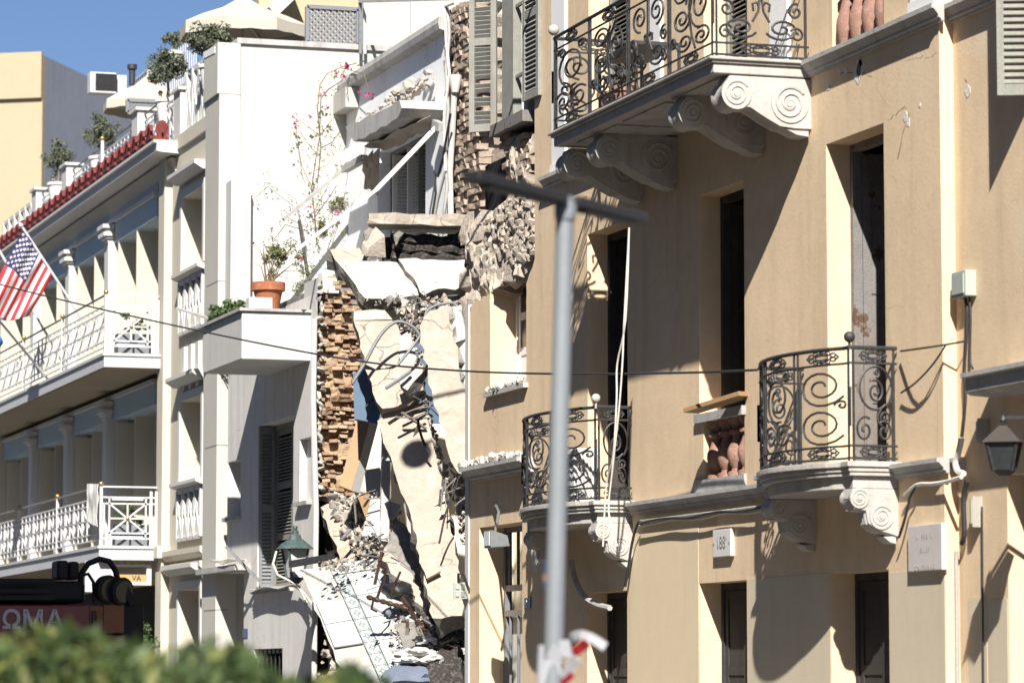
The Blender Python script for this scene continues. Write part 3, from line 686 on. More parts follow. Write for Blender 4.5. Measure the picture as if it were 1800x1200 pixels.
# brick skin where the white house met the ochre one
yS1=onX(846,200,XS).y
q=MB(); P=[(788,22),(800,10),(846,8),(850,410),(806,410),(800,300),(786,160)]
slab([onX(a,b,XS+.05) for a,b in P],.4,random.Random(4),.15,.05,.09,.08,down=(1,0,0)).build('mortar_backing',[BROKEN,BROKEN],HS)
bricks_x(P,XS,HS,VB,.10,.30,.2,random.Random(5),.07,290,tilt=.06,skip=.06)
q=MB(); q.tube([onX(799,150,XS-.15),onX(796,220,XS-.15),onX(791,300,XS-.15),onX(793,398,XS-.15)],.05,8); q.lathe(onX(800,163,XS-.15),[(.06,0),(.11,.22),(.11,.28)],10); q.build('downpipe',PLW,HS,smooth=True)
for s,(pts,r) in enumerate(((((786,10),(790,60),(784,120),(788,190),(783,260),(786,330),(778,395)),.03),(((800,5),(783,12),(784,70),(790,130),(781,200),(783,300),(770,350),(762,392)),.025),(((792,200),(778,280),(770,310),(764,300),(766,340),(758,390)),.02))):
    q=MB(); q.tube([onX(a,b,XS-.22-.03*s) for a,b in pts],r,6); q.build('torn_cable',(STONEG,CABLEW,CABLE)[s],HS,smooth=True)
# broken canopy over the window with rubble on it
xc=15.2; c0=onX(608,225,xc); c1=onX(765,165,xc)
zc0=onX(610,248,xc).z; zc1=onX(608,222,xc).z
def slab_obj(name,label,corners,th,mats,cat='slab',seed=1,step=.12,amp=.035,relief=.02,parent=None,cell=.18,group=None,down=None):
    m=slab(corners,th,random.Random(seed),step,amp,relief,cell,down=down)
    return m.build(name,mats,parent,label=label if parent is None else None,cat=cat if parent is None else None,group=group)
q=MB(); cp=jag([Vector((onX(a,b,xc).y,onX(a,b,xc).z)) for a,b in ((607,223),(640,208),(665,197),(688,186),(702,176),(706,190),(700,206),(660,232),(622,249))],.3,.03,random.Random(3)); q.prism([(xc,p.x,p.y) for p in cp],(XS-xc-.002,0,0)); q.build('canopy',STONEG,HS)
rg=random.Random(8)
for k in range(110):
    t=rg.random()**.45; ca=onX(612,222,xc).lerp(onX(702,178,xc),t); cb=onX(680,196,XS).lerp(onX(770,150,XS),t); cc=ca.lerp(cb,rg.random()); y=cc.y; s=rg.uniform(.04,.16)*(.3+.5*t); put('chunk',rg.choice(VW if k%2 else VS),(cc.x,cc.y,cc.z+.05+rg.uniform(0,.30)*t**3),HS,(rg.uniform(0,3),rg.uniform(0,3),0),(s*1.4,s*1.4,s))
AWN=mat('faded_awning_cloth',(.40,.36,.31),.95,.15,3,.4,40)
def cloth(pts,m,name,parent,th=.012,nu=14,nv=8,amp=.05,seed=0,**k):
    """pts: four corner points of a hanging sheet"""
    a,b,c,d=[Vector(p) for p in pts]; q=MB(); n=(b-a).cross(d-a).normalized()
    G=[[None]*(nv+1) for _ in range(nu+1)]; vs=[]
    for s in (0,1):
        for i in range(nu+1):
            for j in range(nv+1):
                u,v=i/nu,j/nv; p=a.lerp(b,u).lerp(d.lerp(c,u),v); w=amp*(noise.noise(Vector((u*5+seed,v*2.2,seed)))+.5*noise.noise(Vector((u*11,v*4,seed+5))))
                vs.append(p+n*(w+s*th))
    K=(nu+1)*(nv+1); fs=[]
    idx=lambda s,i,j:s*K+i*(nv+1)+j
    for i in range(nu):
        for j in range(nv):
            fs+=[(idx(0,i,j),idx(0,i+1,j),idx(0,i+1,j+1),idx(0,i,j+1)),(idx(1,i,j),idx(1,i,j+1),idx(1,i+1,j+1),idx(1,i+1,j))]
    for i in range(nu): fs+=[(idx(0,i,0),idx(1,i,0),idx(1,i+1,0),idx(0,i+1,0)),(idx(0,i,nv),idx(0,i+1,nv),idx(1,i+1,nv),idx(1,i,nv))]
    for j in range(nv): fs+=[(idx(0,0,j),idx(0,0,j+1),idx(1,0,j+1),idx(1,0,j)),(idx(0,nu,j),idx(1,nu,j),idx(1,nu,j+1),idx(0,nu,j+1))]
    q.add(vs,fs); return q.build(name,m,parent,smooth=True,**k)
AW=thing('torn_awning','torn beige awning with bent white arms under the broken canopy','awning',(15.5,c1.y,zc0-1))
cloth([onX(640,258,15.4),onX(757,204,15.55),onX(752,228,15.85),onX(690,262,15.75)],AWN,'awning_cloth',AW,amp=.12,seed=3)
cloth([onX(636,278,15.3),onX(668,262,15.5),onX(664,345,15.75),onX(640,330,15.5)],AWN,'awning_cloth',AW,amp=.12,seed=6,nu=6)
ARM=mat('white_aluminium_arm',(.62,.61,.58),.5,.1,4,.05,40)
q=MB(); q.bar(onX(768,222,15.75),onX(661,334,14.6),.05,.06); q.build('awning_arm',ARM,AW)
q=MB(); q.bar(onX(661,334,14.6),onX(520,440,13.2),.045,.05); q.build('awning_arm',ARM,AW)
q=MB(); q.bar(onX(613,290,15.7),onX(498,386,14.4),.05,.06); q.build('awning_arm',STONEG,AW)
q=MB(); q.bar(onX(606,298,15.6),onX(640,278,15.6),.12,.12); q.build('arm_hinge',STONEG,AW)
q=MB(); q.bar(onX(764,218,15.75),onX(776,224,15.75),.1,.14); q.build('arm_hinge',STONEG,AW)
# front wall of the house that still stands, with its openings
zF=zTer-.12
yF0=Yp(558)
FW1=op(455,517,748,1030,D=.35); FW2=op(402,425,812,905,D=.3); FW3=op(528,548,772,878,D=.12); FD=op(384,430,1012,.14,D=.5); FG=op(450,500,1140,1300,D=.2); FD=op(374,432,1010,.14,D=.5)
GREYW=mat('grey_white_wall_paint',(.62,.605,.58),.85,.1,1.0,.15,25,(.40,.37,.33),.6,streak=True,crack=(.2,.18,.16),crack_scale=.6,crack_w=.006,crack_amt=.5)
q=MB(); wall_open(q,XW,yF0,HY1-.4,.14,zF,[FW1,FW2,FW3,FD,FG],.35); q.build('wall',GREYW,HS)
joinery(FW1,XW,SHUT,2,'louvre',name='shutter',parent=HS); joinery(FW2,XW,PILW,1,'glass',name='window',parent=HS,bars=2); joinery(FD,XW,PILW,2,'panel',parent=HS)
q=MB(); q.box(XW+.12,XW+.2,FW3[0],FW3[1],FW3[2],FW3[3]); q.build('niche_back',GREYW,HS)
shutter_panel((XW+.01,FW1[1]-.06),(XW+.27,FW1[1]-.10),FW1[2]+.02,FW1[3]-.03,.045,'shutter',IRONG,HS)
joinery(FG,XW,IRONG,2,'panel',name='window',parent=HS,bars=2,skip=(0,1))
for k in range(7):
    y=FG[0]+(k+.5)*(FG[1]-FG[0])/7; q=MB(); q.tube([(XW+.06,y,FG[2]),(XW+.06,y,FG[3])],.014,5); q.build('grille_bar',IRON,HS)
q=MB(); q.box(XW-.28,XW+.02,FD[0]-.5,FD[1]+.02,FD[3]+.0,FD[3]+.1); q.build('door_canopy',STONEG,HS)
for o,w in ((FW2,.06),(FW1,.05),(FW3,.05)):
    q=MB(); q.box(XW-.09,XW+.1,o[0]-.06,o[1]+.06,o[2]-.07,o[2]-.003); q.build('window_sill',STONEG,HS)
# terrace box balcony
yb0=Yp(546); xb=onY(425,600,yb0).x; yb1=onX(357,600,xb).y; zb1=onY(480,548,yb0).z; zb0=onY(480,632,yb0).z
q=MB(); q.box(xb,XW+.02,yb0,yb1,zb0,zb1); BX=q.build('balcony',PLW,HS,bevel=.012)
q=MB(); q.box(xb-.05,XW+.05,yb0-.05,yb1+.05,zb1+.002,zb1+.05); q.build('coping',STONEG,BX)
q=MB(); q.box(XW+.03,XS-.003,yF0+.1,HY1-.02,zTer-.28,zTer-.02); q.build('terrace_floor',CONC,HS)
# pier beside the hotel wall, low white terrace wall
q=MB(); a=onY(406,400,HY1-.5);b=onY(441,400,HY1-.5); q.box(a.x,b.x,HY1-.5,HY1-.03,zTer-.2,onY(420,316,HY1-.5).z); q.build('terrace_pier',PLW,HS,bevel=.01)
q=MB(); b2=onY(441,400,HY1-.15).x; q.box(b2,XS-.003,HY1-.15,HY1-.04,zTer-.2,onY(500,321,HY1-.15).z); q.build('terrace_wall',PLW,HS)
q=MB(); q.box(XW-.0,XW+.35,yF0+.0,yF0+.9,zF,onX(553,490,XW).z); q.build('terrace_pier',PLW,HS)
# torn section: jamb of bare bricks facing the street end
YJ=yF0-.05
q=MB(); JP=[(562,492),(600,478),(640,500),(648,560),(640,640),(632,720),(622,800),(612,876),(566,880),(562,700)]
slab([onY(a,b,YJ+.16) for a,b in JP],.3,random.Random(4),.12,.05,.10,.06,down=(0,1,0)).build('mortar_backing',[BRICKO,BRICKO],HS)
bricks_y(JP,YJ+.16,HS,VO+VR,.06,.125,.26,random.Random(6),.15,tilt=.10,skip=.22)
q=MB(); q.tube([onY(553,560,yF0-.12),onY(551,700,yF0-.12),onY(556,900,yF0-.12),onY(553,1100,yF0-.12),onY(552,1240,yF0-.12)],.045,8); q.build('downpipe',PLW,HS,smooth=True)
# plaster shreds between wall and bricks
rg=random.Random(12)
for k in range(34):
    py=490+k*11.5; p=onY(562+rg.uniform(-4,6),py,YJ); s=rg.uniform(.08,.2); put('plaster_shred',rg.choice(VW),p,HS,(rg.uniform(0,3),rg.uniform(0,3),0),(s*.5,s,s*1.3))
# inner cross wall behind the rubble: cream below, blue above
CREAMI=mat('cream_inner_wall',(.66,.60,.48),.9,.08,1.5,.15,20); BLUEI=mat('blue_inner_wall',(.09,.135,.19),.9,.08,1.5,.12,20)
YI=yF0+.5
q=MB(); a=onY(600,800,YI);zb_=.14; q.box(a.x,XS+4,YI,YI+.2,zb_,onY(640,742,YI).z); q.build('inner_wall',CREAMI,HS)
q=MB(); q.box(a.x,XS+4,YI,YI+.2,onY(640,742,YI).z+.001,onY(640,600,YI).z); q.build('inner_wall',BLUEI,HS)
q=MB(); q.box(a.x,XS+4,YI,YI+.2,onY(640,600,YI).z+.001,zTer-.3); q.build('inner_wall',CREAMI,HS)
q=MB(); q.box(XS+1.2,XS+1.4,Yp(826),YI-.002,.14,zTer+.3); q.build('back_wall',CREAMI,HS)
# broken terrace floor edge with charred joists
YT=yLE+4.7
aX=onY(645,400,YT).x; bX=onY(818,400,YT).x
zA=onY(700,394,YT).z; zB=onY(700,410,YT).z; zC=onY(700,456,YT).z
m=slab([(aX,YT,zA),(bX,YT-.1,zA),(bX+.1,YT+.9,zA),(aX+.3,YT+.9,zA)],.16,random.Random(3),.2,.06,.02,.2); m.build('torn_floor_edge',[WHITEP,CREAM],HS)
for k in range(3):
    z=zB-.05-k*.14; q=MB(); p0=onY(692,400,YT+.25);p1=onY(820,400,YT+.25)
    n=10; q.tube([(p0.x+(p1.x-p0.x)*i/n,YT+.3+.04*math.sin(i*2.1+k),z+.02*math.sin(i*1.7+k)) for i in range(n+1)],.085,7); q.build('charred_joist',CHAR,HS)
stone_c=[((662,428),.5),((652,445),.35),((700,420),.28),((648,415),.3)]
for (a,b),s in stone_c:
    p=onY(a,b,YT+.05); put('chunk',VC[0] if a!=662 else VS[1],p,HS,(.2,.1,.5),(s*.8,s*.7,s))
q=MB(); q.box(onY(690,430,YT).x,bX+.2,YT+.5,YT+.6,zC-.02,zB); q.build('inner_wall',CHAR,HS)
# ================================================================== fallen slabs and debris
def Q(*t): return [onY(a,b,Y) for a,b,Y in t]
y=yLE
def S(name,label,pts,th,mats,seed,cat='slab',**k):
    return slab_obj(name,label,Q(*pts),th,mats,cat,seed,**k)
S('fallen_slab','pale plastered floor slab tipped down above the brick jamb',[(592,460,y+4.75),(640,459,y+4.7),(698,458,y+4.6),(716,482,y+4.45),(736,519,y+4.1),(690,522,y+4.1),(642,524,y+4.15),(618,492,y+4.45)],.24,[WHITEP,CONC],11,amp=.02,relief=.008)
S('wall_fragment','small cream slab corner broken off behind the tipped pale slab',[(580,438,y+5.2),(632,434,y+5.1),(650,458,y+4.85),(594,462,y+4.9)],.3,[CREAM,CONC],12,amp=.02)
S('wall_fragment','bright white plaster band hanging below the charred floor joists',[(700,456,y+4.5),(760,455,y+4.35),(817,455,y+4.2),(819,500,y+3.95),(800,512,y+3.95),(770,506,y+4.0),(745,518,y+4.0),(738,512,y+4.05)],.22,[WHITEP,CONC],13,relief=.03)
S('wall_fragment','cream wall fragment with white and yellow painted bands beside the bricks',[(622,547,y+3.95),(676,545,y+3.85),(698,572,y+3.75),(706,600,y+3.6),(700,640,y+3.45),(660,648,y+3.5),(640,640,y+3.6)],.2,[CREAM,CONC],14,relief=.008)
q=slab(Q((622,547,y+3.92),(676,545,y+3.82),(690,561,y+3.74),(624,563,y+3.89)),.02,random.Random(2),.3,.01,.004,.3).build('painted_band',[WHITEP,WHITEP],None,label='white painted strip along the top edge of the cream wall fragment',cat='plaster')
S('wall_fragment','white wall fragment with snapped iron rods in the middle of the heap',[(642,648,y+3.45),(700,644,y+3.35),(738,640,y+3.25),(746,690,y+3.05),(730,702,y+3.05),(690,716,y+3.1),(672,718,y+3.15),(655,690,y+3.3)],.24,[CREAM,CONC],15,relief=.015)
S('wall_fragment','white plaster piece between the two long leaning slabs',[(704,575,y+3.7),(722,585,y+3.6),(728,610,y+3.5),(736,640,y+3.35),(704,648,y+3.45)],.18,[WHITEP,CONC],16)
S('leaning_slab','tall pinkish slab leaning against the ochre building',[(738,575,y+2.75),(755,545,y+2.75),(782,540,y+2.7),(800,600,y+2.4),(816,680,y+2.1),(824,760,y+1.8),(824,836,y+1.55),(806,832,y+1.55),(782,770,y+1.85),(752,660,y+2.35)],.42,[CREAM,WHITEP],17,relief=.05,cell=.12,down=(.75,1,0))
S('leaning_slab','white plaster strip standing beside the tall pinkish slab',[(784,542,y+2.9),(812,536,y+2.8),(826,640,y+2.4),(826,740,y+2.1),(812,660,y+2.4)],.15,[WHITEP,WHITEP],18)
S('fallen_slab','long cracked cream slab propped diagonally, upper half',[(664,742,y+3.35),(680,728,y+3.35),(742,704,y+3.1),(758,760,y+2.85),(784,880,y+2.25),(760,892,y+2.3),(722,905,y+2.35),(700,850,y+2.7)],.32,[CREAM,CONC],19,relief=.011,amp=.025,cell=.09)
S('fallen_slab','long cracked cream slab propped diagonally, lower half with ochre stains',[(722,907,y+2.33),(784,882,y+2.23),(800,960,y+1.75),(816,1066,y+1.1),(812,1082,y+1.0),(760,1083,y+1.1),(742,1000,y+1.7)],.34,[CREAM,CONC],20,relief=.011,amp=.025,cell=.09)
S('plaster_flake','flat plaster flake lifted off the lower half of the cream slab',[(738,985,y+1.7),(765,978,y+1.6),(775,1003,y+1.42),(750,1016,y+1.42)],.04,[CREAM,CREAM],21,cat='plaster',amp=.02)
S('concrete_fragment','dark grey concrete fragment standing under the long cream slab',[(668,985,y+3.9),(697,908,y+4.6),(724,940,y+4.0),(742,1030,y+3.2),(720,1018,y+3.3)],.2,[CONC,CONC],22,relief=.05)
S('concrete_fragment','pink faced wall slab lying at the foot of the bricks',[(561,886,y+6.6),(588,880,y+6.6),(612,900,y+6.2),(628,948,y+5.5),(622,985,y+5.2),(600,990,y+5.4)],.28,[CREAM,CONC],23)
S('concrete_fragment','rough grey rubble slab under the bare brick jamb',[(590,880,y+7.0),(640,880,y+6.5),(655,940,y+5.8),(640,975,y+5.2),(624,950,y+5.6)],.25,[CONC,CONC],24,relief=.12)
S('broken_beam','orange cream beam lying diagonally below the dark fragment',[(664,975,y+3.6),(678,962,y+3.7),(724,1008,y+3.1),(752,1058,y+2.5),(748,1072,y+2.4)],.2,[CREAM,CONC],25,cat='beam',relief=.01)
S('concrete_fragment','mortar covered block sitting on the tiled slab',[(692,1098,y+1.9),(728,1092,y+1.7),(740,1128,y+1.3),(708,1140,y+1.4)],.35,[CONC,CONC],26,relief=.06)
S('concrete_fragment','flat grey piece at the lower right of the tiled slab',[(722,1168,y+1.2),(775,1150,y+.9),(782,1160,y+.8),(740,1196,y+.9)],.1,[CONC,CONC],27,relief=.04)
S('concrete_fragment','jutting cream block with a shaded underside in mid heap',[(700,662,y+2.9),(744,640,y+2.7),(742,655,y+2.65),(716,686,y+2.7),(704,678,y+2.8)],.2,[WHITEP,CONC],28,relief=.02)
S('concrete_fragment','dark soot stained block under the end of the long slab',[(738,1070,y+2.4),(770,1085,y+2.0),(810,1092,y+1.7),(815,1150,y+1.5),(770,1130,y+1.8)],.3,[CHAR,CONC],29,relief=.08)
S('concrete_fragment','large black charred lump at the foot of the ochre wall',[(745,1180,y+.9),(775,1140,y+1.0),(806,1130,y+.9),(815,1210,y+.6),(760,1230,y+.6)],.4,[CHAR,CHAR],30,relief=.15)
# ---- tiled floor slab
TW=mat('white_glazed_tile',(.43,.455,.45),.35,.06,2,.03,30,(.30,.29,.26),.4,spec=.4)
TG=mat('grey_green_tile_print',(.19,.24,.23),.4,.1,6,0)
TS=thing('tiled_floor_slab','tilted floor slab of white tiles with a floral border at the bottom','slab',onY(640,1100,y+3))
co=Q((527,1002,y+5.6),(702,976,y+4.2),(838,1240,y+.4),(640,1275,y+1.6)); m=slab(co,.25,random.Random(31),.3,.03,.006,.3); m.build('slab_body',[WHITEP,BROKEN],TS)
O=co[0]; eu=(co[1]-O); ev=(co[3]-O); nr=eu.cross(ev).normalized()
if nr.dot(CAM-O)<0: nr=-nr
def TP(u,v,h=0): a=O.lerp(co[1],u); b=co[3].lerp(co[2],u); return a.lerp(b,v)+nr*(.03+h)
LU=(co[1]-co[0]).length; LV=(co[3]-co[0]).length; rg=random.Random(44)
cols=[(.03,.30,0),(.305,.43,1),(.435,.70,0),(.705,.97,0)]; rows=6
for (u0,u1,k) in cols:
    nr_=rows if k==0 else int(rows*2)
    for j in range(nr_):
        v0,v1=.085+j*.9/nr_,.085+(j+1)*.9/nr_; g=.0018
        if k==0 and (rg.random()<.03 or (u0<.1 and j in(0,)) or (u0>.7 and j in(1,2))): continue
        tl=rg.uniform(-.006,.006) if k==0 else 0; a,b,c,d=TP(u0+g,v0+g,tl),TP(u1-g,v0+g,-tl),TP(u1-g,v1-g,tl),TP(u0+g,v1-g,-tl)
        q=MB(); q.prism([a,b,c,d],nr*.022); q.build('tile',TW,TS)
        if k==1:
            q=MB(); cc=(a+c)/2+nr*.026; eu_=(b-a)*.5; ev_=(d-a)*.5
            for s in range(8):
                an=math.pi/4*s; dd=eu_*math.cos(an)+ev_*math.sin(an); sd=eu_*math.cos(an+1.57)+ev_*math.sin(an+1.57); L=.72 if s%2==0 else .5
                q.add([cc+dd*.16,cc+dd*L*.6+sd*.13,cc+dd*L,cc+dd*L*.6-sd*.13],[(0,1,2,3)])
            for s0 in (-1,1):
                q.add([cc+eu_*s0*.97+ev_*.97,cc+eu_*s0*.86+ev_*.97,cc+eu_*s0*.86-ev_*.97,cc+eu_*s0*.97-ev_*.97],[(0,1,2,3)])
                for t0 in (-1,1): q.add([cc+eu_*s0*.8+ev_*t0*.9,cc+eu_*s0*.5+ev_*t0*.9,cc+eu_*s0*.8+ev_*t0*.55],[(0,1,2)])
            q.build('tile_print',TG,TS,fix=False)
for j in range(7):
    u0,u1=.30+j*.095,.30+(j+1)*.095; q=MB(); a,b,c,d=TP(u0+.003,.012),TP(u1-.003,.012),TP(u1-.003,.08),TP(u0+.003,.08); q.prism([a,b,c,d],nr*.022); q.build('tile',TW,TS)
    q=MB(); cc=(a+c)/2+nr*.026; e1=(b-a)*.5;e2=(d-a)*.5
    for s in range(6):
        an=math.pi/3*s; dd=e1*math.cos(an)+e2*math.sin(an); sd=e1*math.cos(an+1.57)+e2*math.sin(an+1.57); q.add([cc+dd*.15,cc+dd*.5+sd*.14,cc+dd*.85,cc+dd*.5-sd*.14],[(0,1,2,3)])
    q.build('tile_print',TG,TS,fix=False)
# ---- furniture boards
WOODO=mat('orange_veneer',(.28,.175,.09),.5,.12,2,.1,30); WHB=mat('white_melamine',(.42,.41,.39),.5,.05,2,.05,30); BRN=mat('brown_turned_wood',(.05,.026,.018),.45,.3,6,.2,40)
WP=thing('wardrobe_door','orange veneer wardrobe door with white front hanging beside the bricks','board',onY(630,860,y+5.4))
q=slab(Q((628,735,y+5.7),(650,738,y+5.6),(618,862,y+5.1),(597,853,y+5.2)),.04,random.Random(3),.5,0,.0,.5); q.build('veneer_face',[WOODO,WOODO],WP)
q=slab(Q((650.5,738,y+5.6),(666,740,y+5.75),(632,866,y+5.25),(618.5,862,y+5.1)),.04,random.Random(3),.5,0,.0,.5); q.build('lit_side_white',[WHB,WHB],WP)  # bright highlight on the orange board, given as a white side
S('blue_panel','blue grey wall panel standing in shade above the wardrobe door',[(620,655,y+5.0),(640,648,y+4.9),(668,712,y+4.5),(660,742,y+4.4),(624,737,y+4.7)],.06,[BLUEI,BLUEI],33,cat='panel',amp=.0,relief=0)
S('white_board','white board propped behind the grey door post',[(640,825,y+6.0),(668,822,y+5.9),(676,870,y+5.6),(648,905,y+5.6)],.04,[WHB,WHB],34,cat='board',amp=.0,relief=0)
S('cupboard_side','orange cupboard side jammed under the white boards',[(628,872,y+5.2),(650,868,y+5.1),(660,900,y+4.8),(645,915,y+4.9)],.04,[WOODO,WOODO],35,cat='board',amp=0,relief=0)
S('white_board','large white board lying across the rubble under the grey post',[(652,878,y+4.9),(672,874,y+4.8),(668,945,y+4.3),(636,940,y+4.5)],.04,[WHB,WHB],36,cat='board',amp=0,relief=0)
S('white_board','narrow white board right of the grey post',[(682,880,y+4.8),(704,886,y+4.6),(700,902,y+4.5),(682,912,y+4.5)],.03,[WHB,WHB],37,cat='board',amp=0,relief=0)
q=MB(); q.bar(onY(679,770,y+5.0),onY(675,952,y+4.4),.13,.07,(0,1,0)); q.build('door_post',STONEG,label='grey upright door post in the middle of the rubble',cat='post')
q=MB(); q.bar(onY(704,1046,y+2.6),onY(750,1116,y+1.6),.05,.05); q.build('wooden_leg',BRN,label='brown timber stick below the chandelier',cat='timber')
# ---- chandelier of turned wood
CH=thing('chandelier','broken brown turned wood chandelier lying on the tiled slab','chandelier',onY(690,1075,y+2.2))
def turned(a,b,r,name='arm',n=16):
    a=Vector(a);b=Vector(b); d=b-a; L=d.length; q=MB(); prof=[(r*(.55+.45*abs(math.sin(i*.9)))*(1 if 0<i<n else .5),L*i/n) for i in range(n+1)]
    q.lathe(a,prof,9,axis=d); q.build(name,BRN,CH,smooth=True)
yc=y+2.2
turned(onY(644,1048,yc+.3),onY(718,1070,yc-.1),.04,'column',22)
for pts in (((666,992),(678,1000),(676,1022),(664,1046)),((704,1004),(696,1022),(688,1045)),((657,1050),(653,1070),(662,1074)),((700,1062),(706,1080),(694,1092))):
    q=MB(); q.tube([onY(a,b,yc+.05*i) for i,(a,b) in enumerate(pts)],.017,7); q.build('arm',BRN,CH,smooth=True)
for a,b in ((680,1078),(705,1088)):
    q=MB(); q.lathe(onY(a,b,yc-.1),[(.02,0),(.045,.02),(.045,.05),(.02,.06)],10,axis=(.4,-.8,.3)); q.build('lamp_cup',IRONG,CH,smooth=True)
# ---- bags, cloths
BAG=mat('black_plastic',(.02,.02,.023),.35,.3,5,.3,20,spec=.5); NAVY=mat('navy_cloth',(.05,.065,.11),.85,.15,5,.3,30); LBL=mat('pale_blue_cloth',(.13,.155,.21),.85,.12,5,.3,30)
def lump(name,label,c,sx,sy,sz,m,seed,cat,n=3,amp=.3):
    bm=bmesh.new(); bmesh.ops.create_icosphere(bm,subdivisions=n,radius=1)
    for v in bm.verts:
        k=1+amp*noise.noise(v.co*1.6+Vector((seed,0,0)))+amp*.5*noise.noise(v.co*4+Vector((seed,2,0)))+amp*.25*abs(noise.noise(v.co*9+Vector((seed,2,0))))
        v.co=Vector((v.co.x*sx,v.co.y*sy,v.co.z*sz))*k+Vector(c)
    bm.verts.index_update(); q=MB(); q.v=[v.co.copy() for v in bm.verts]; q.f=[tuple(v.index for v in f.verts) for f in bm.faces]; q.mi=[0]*len(q.f); bm.free()
    return q.build(name,m,label=label,cat=cat,smooth=True)
lump('bundle','dark bundle of cloth behind the chandelier',onY(697,1036,y+2.8),.24,.2,.12,BAG,3,'cloth')
lump('cloth_heap','pale blue crumpled cloth at the foot of the tiled slab',onY(716,1190,y+1.0),.34,.3,.17,LBL,5,'cloth')
lump('cloth_heap','white crumpled sheet beside the pale blue cloth',onY(735,1155,y+1.1),.3,.28,.12,PLW,7,'cloth',4,.5)
lump('plastic_bag','black plastic bag in the shadow under the long slab',onY(778,1112,y+1.7),.3,.3,.2,BAG,9,'bag',4,.45)
lump('plastic_bag','small black bag between mortar block and charred lump',onY(748,1128,y+1.4),.16,.15,.1,BAG,14,'bag',3,.5)
S('cardboard_piece','bent orange cardboard piece near the black bag',[(752,1142,y+1.2),(772,1146,y+1.1),(765,1156,y+1.0),(750,1152,y+1.1)],.015,[WOODO,WOODO],38,cat='cardboard',amp=.02)
S('cardboard_piece','torn orange cardboard scrap on the white sheet',[(690,1168,y+1.2),(708,1172,y+1.1),(700,1180,y+1.1),(688,1178,y+1.15)],.015,[WOODO,WOODO],39,cat='cardboard',amp=.02)
# ---- hanging rods and cables in the heap
for i,(pts,r,lab) in enumerate(((((620,672),(640,640),(668,590),(695,566),(722,572),(738,590),(733,600)),.026,'grey conduit arched over the white wall fragments'),
    (((700,640),(740,588),(752,545),(790,532),(806,540)),.022,'second conduit crossing behind the arched one'),
    (((678,682),(700,668),(722,652)),.03,'short snapped iron rod sticking out of the white fragment'),
    (((642,716),(655,700)),.012,'thin wire poking from the blue panel'),
    (((742,735),(735,740),(742,770),(756,800)),.02,'bent black wire on the long cream slab'),
    (((772,955),(784,900),(800,860),(806,840),(815,830)),.014,'thin black wire strung to the broken ledge'))):
    q=MB(); P=[onY(a,b,y+(3.15,2.95,2.7,4.2,2.5,1.3)[i]-.02*k) for k,(a,b) in enumerate(pts)]
    # smooth
    sm=[]
    for k in range(len(P)-1):
        p0=P[max(k-1,0)];p1=P[k];p2=P[k+1];p3=P[min(k+2,len(P)-1)]
        for t in range(5):
            t/=5; sm.append(.5*((2*p1)+(p2-p0)*t+(2*p0-5*p1+4*p2-p3)*t*t+(3*p1-p0-3*p2+p3)*t**3))
    sm.append(P[-1]); q.tube(sm,r,6); q.build('bent_rod',IRONG if i<3 else CABLE,label=lab,cat='rod',smooth=True)
# ---- rubble heap (uncountable)
rg=random.Random(77); q=MB()
def heap(poly,Y0,Y1,n,smin,smax,back=0):
    xs=[p[0] for p in poly]; ys=[p[1] for p in poly]; k=0
    while k<n:
        a=rg.uniform(min(xs),max(xs)); b=rg.uniform(min(ys),max(ys))
        if not inpoly(a,b,poly): continue
        t=(b-min(ys))/(max(ys)-min(ys)); c=onY(a,b,y+Y0+(Y1-Y0)*t+rg.uniform(0,.4)); s=smin+(smax-smin)*rg.random()**2.5
        q.cur=rg.choice((0,0,1,2,3)); rock_mesh(q,c,s*.5*rg.uniform(.7,1.6),s*.5,s*.5*rg.uniform(.6,1),rg,11,rotm(rg)); k+=1
heap([(640,524),(742,520),(760,508),(818,512),(818,560),(770,546),(745,560),(730,600),(715,585),(700,545)],4.2,3.5,700,.03,.16)
heap([(575,870),(640,868),(655,930),(680,985),(640,985),(615,960)],6.5,4.8,260,.05,.2)
heap([(735,1090),(812,1085),(815,1205),(700,1205),(720,1130)],2.2,1.0,300,.05,.25)
heap([(640,965),(690,962),(720,1020),(700,1060),(660,990)],4.6,3.4,120,.04,.14)
heap([(560,1090),(700,1200),(560,1205)],4.5,3,60,.06,.2)
heap([(790,815),(828,820),(828,905),(815,960)],2.2,2.0,160,.04,.16)
heap([(728,690),(760,700),(745,705)],3.1,3.0,60,.03,.10)
heap([(738,560),(748,700),(765,760),(800,880),(790,880),(750,750),(728,640)],3.4,2.6,240,.03,.12)
heap([(560,985),(700,965),(720,1000),(560,1005)],4.6,3.8,200,.02,.09)
heap([(680,1080),(760,1085),(800,1200),(690,1200)],2.0,1.0,400,.02,.10)
heap([(655,860),(705,900),(690,1000),(640,960)],5.0,3.8,220,.02,.10)
rg2=random.Random(31); sp=MB()
for i in range(75):
    a,b,Yq=rg2.choice(((650,900,4.6),(690,1000,3.4),(740,1110,1.6),(760,540,3.5),(720,560,3.7),(745,730,2.9),(800,870,1.6),(660,960,4.2),(780,1120,1.4),(620,960,5.2)))
    c=onY(a+rg2.uniform(-28,28),b+rg2.uniform(-32,32),y+Yq+rg2.uniform(-.15,.25)); d=Vector((rg2.gauss(0,1),rg2.gauss(0,.6),rg2.gauss(0,1))).normalized()*rg2.uniform(.08,.3)
    sp.cur=rg2.choice((0,0,0,1,1,2)); 
    if sp.cur==1: sp.tube([c-d,c+Vector((0,0,.04)),c+d],.008,5)
    else: sp.bar(c-d,c+d,rg2.uniform(.02,.06),rg2.uniform(.01,.025))
sp.build('splinters',[WOODG,IRONG,BRN],kind='stuff',label='splintered laths and bent rods scattered through the collapse',cat='debris')
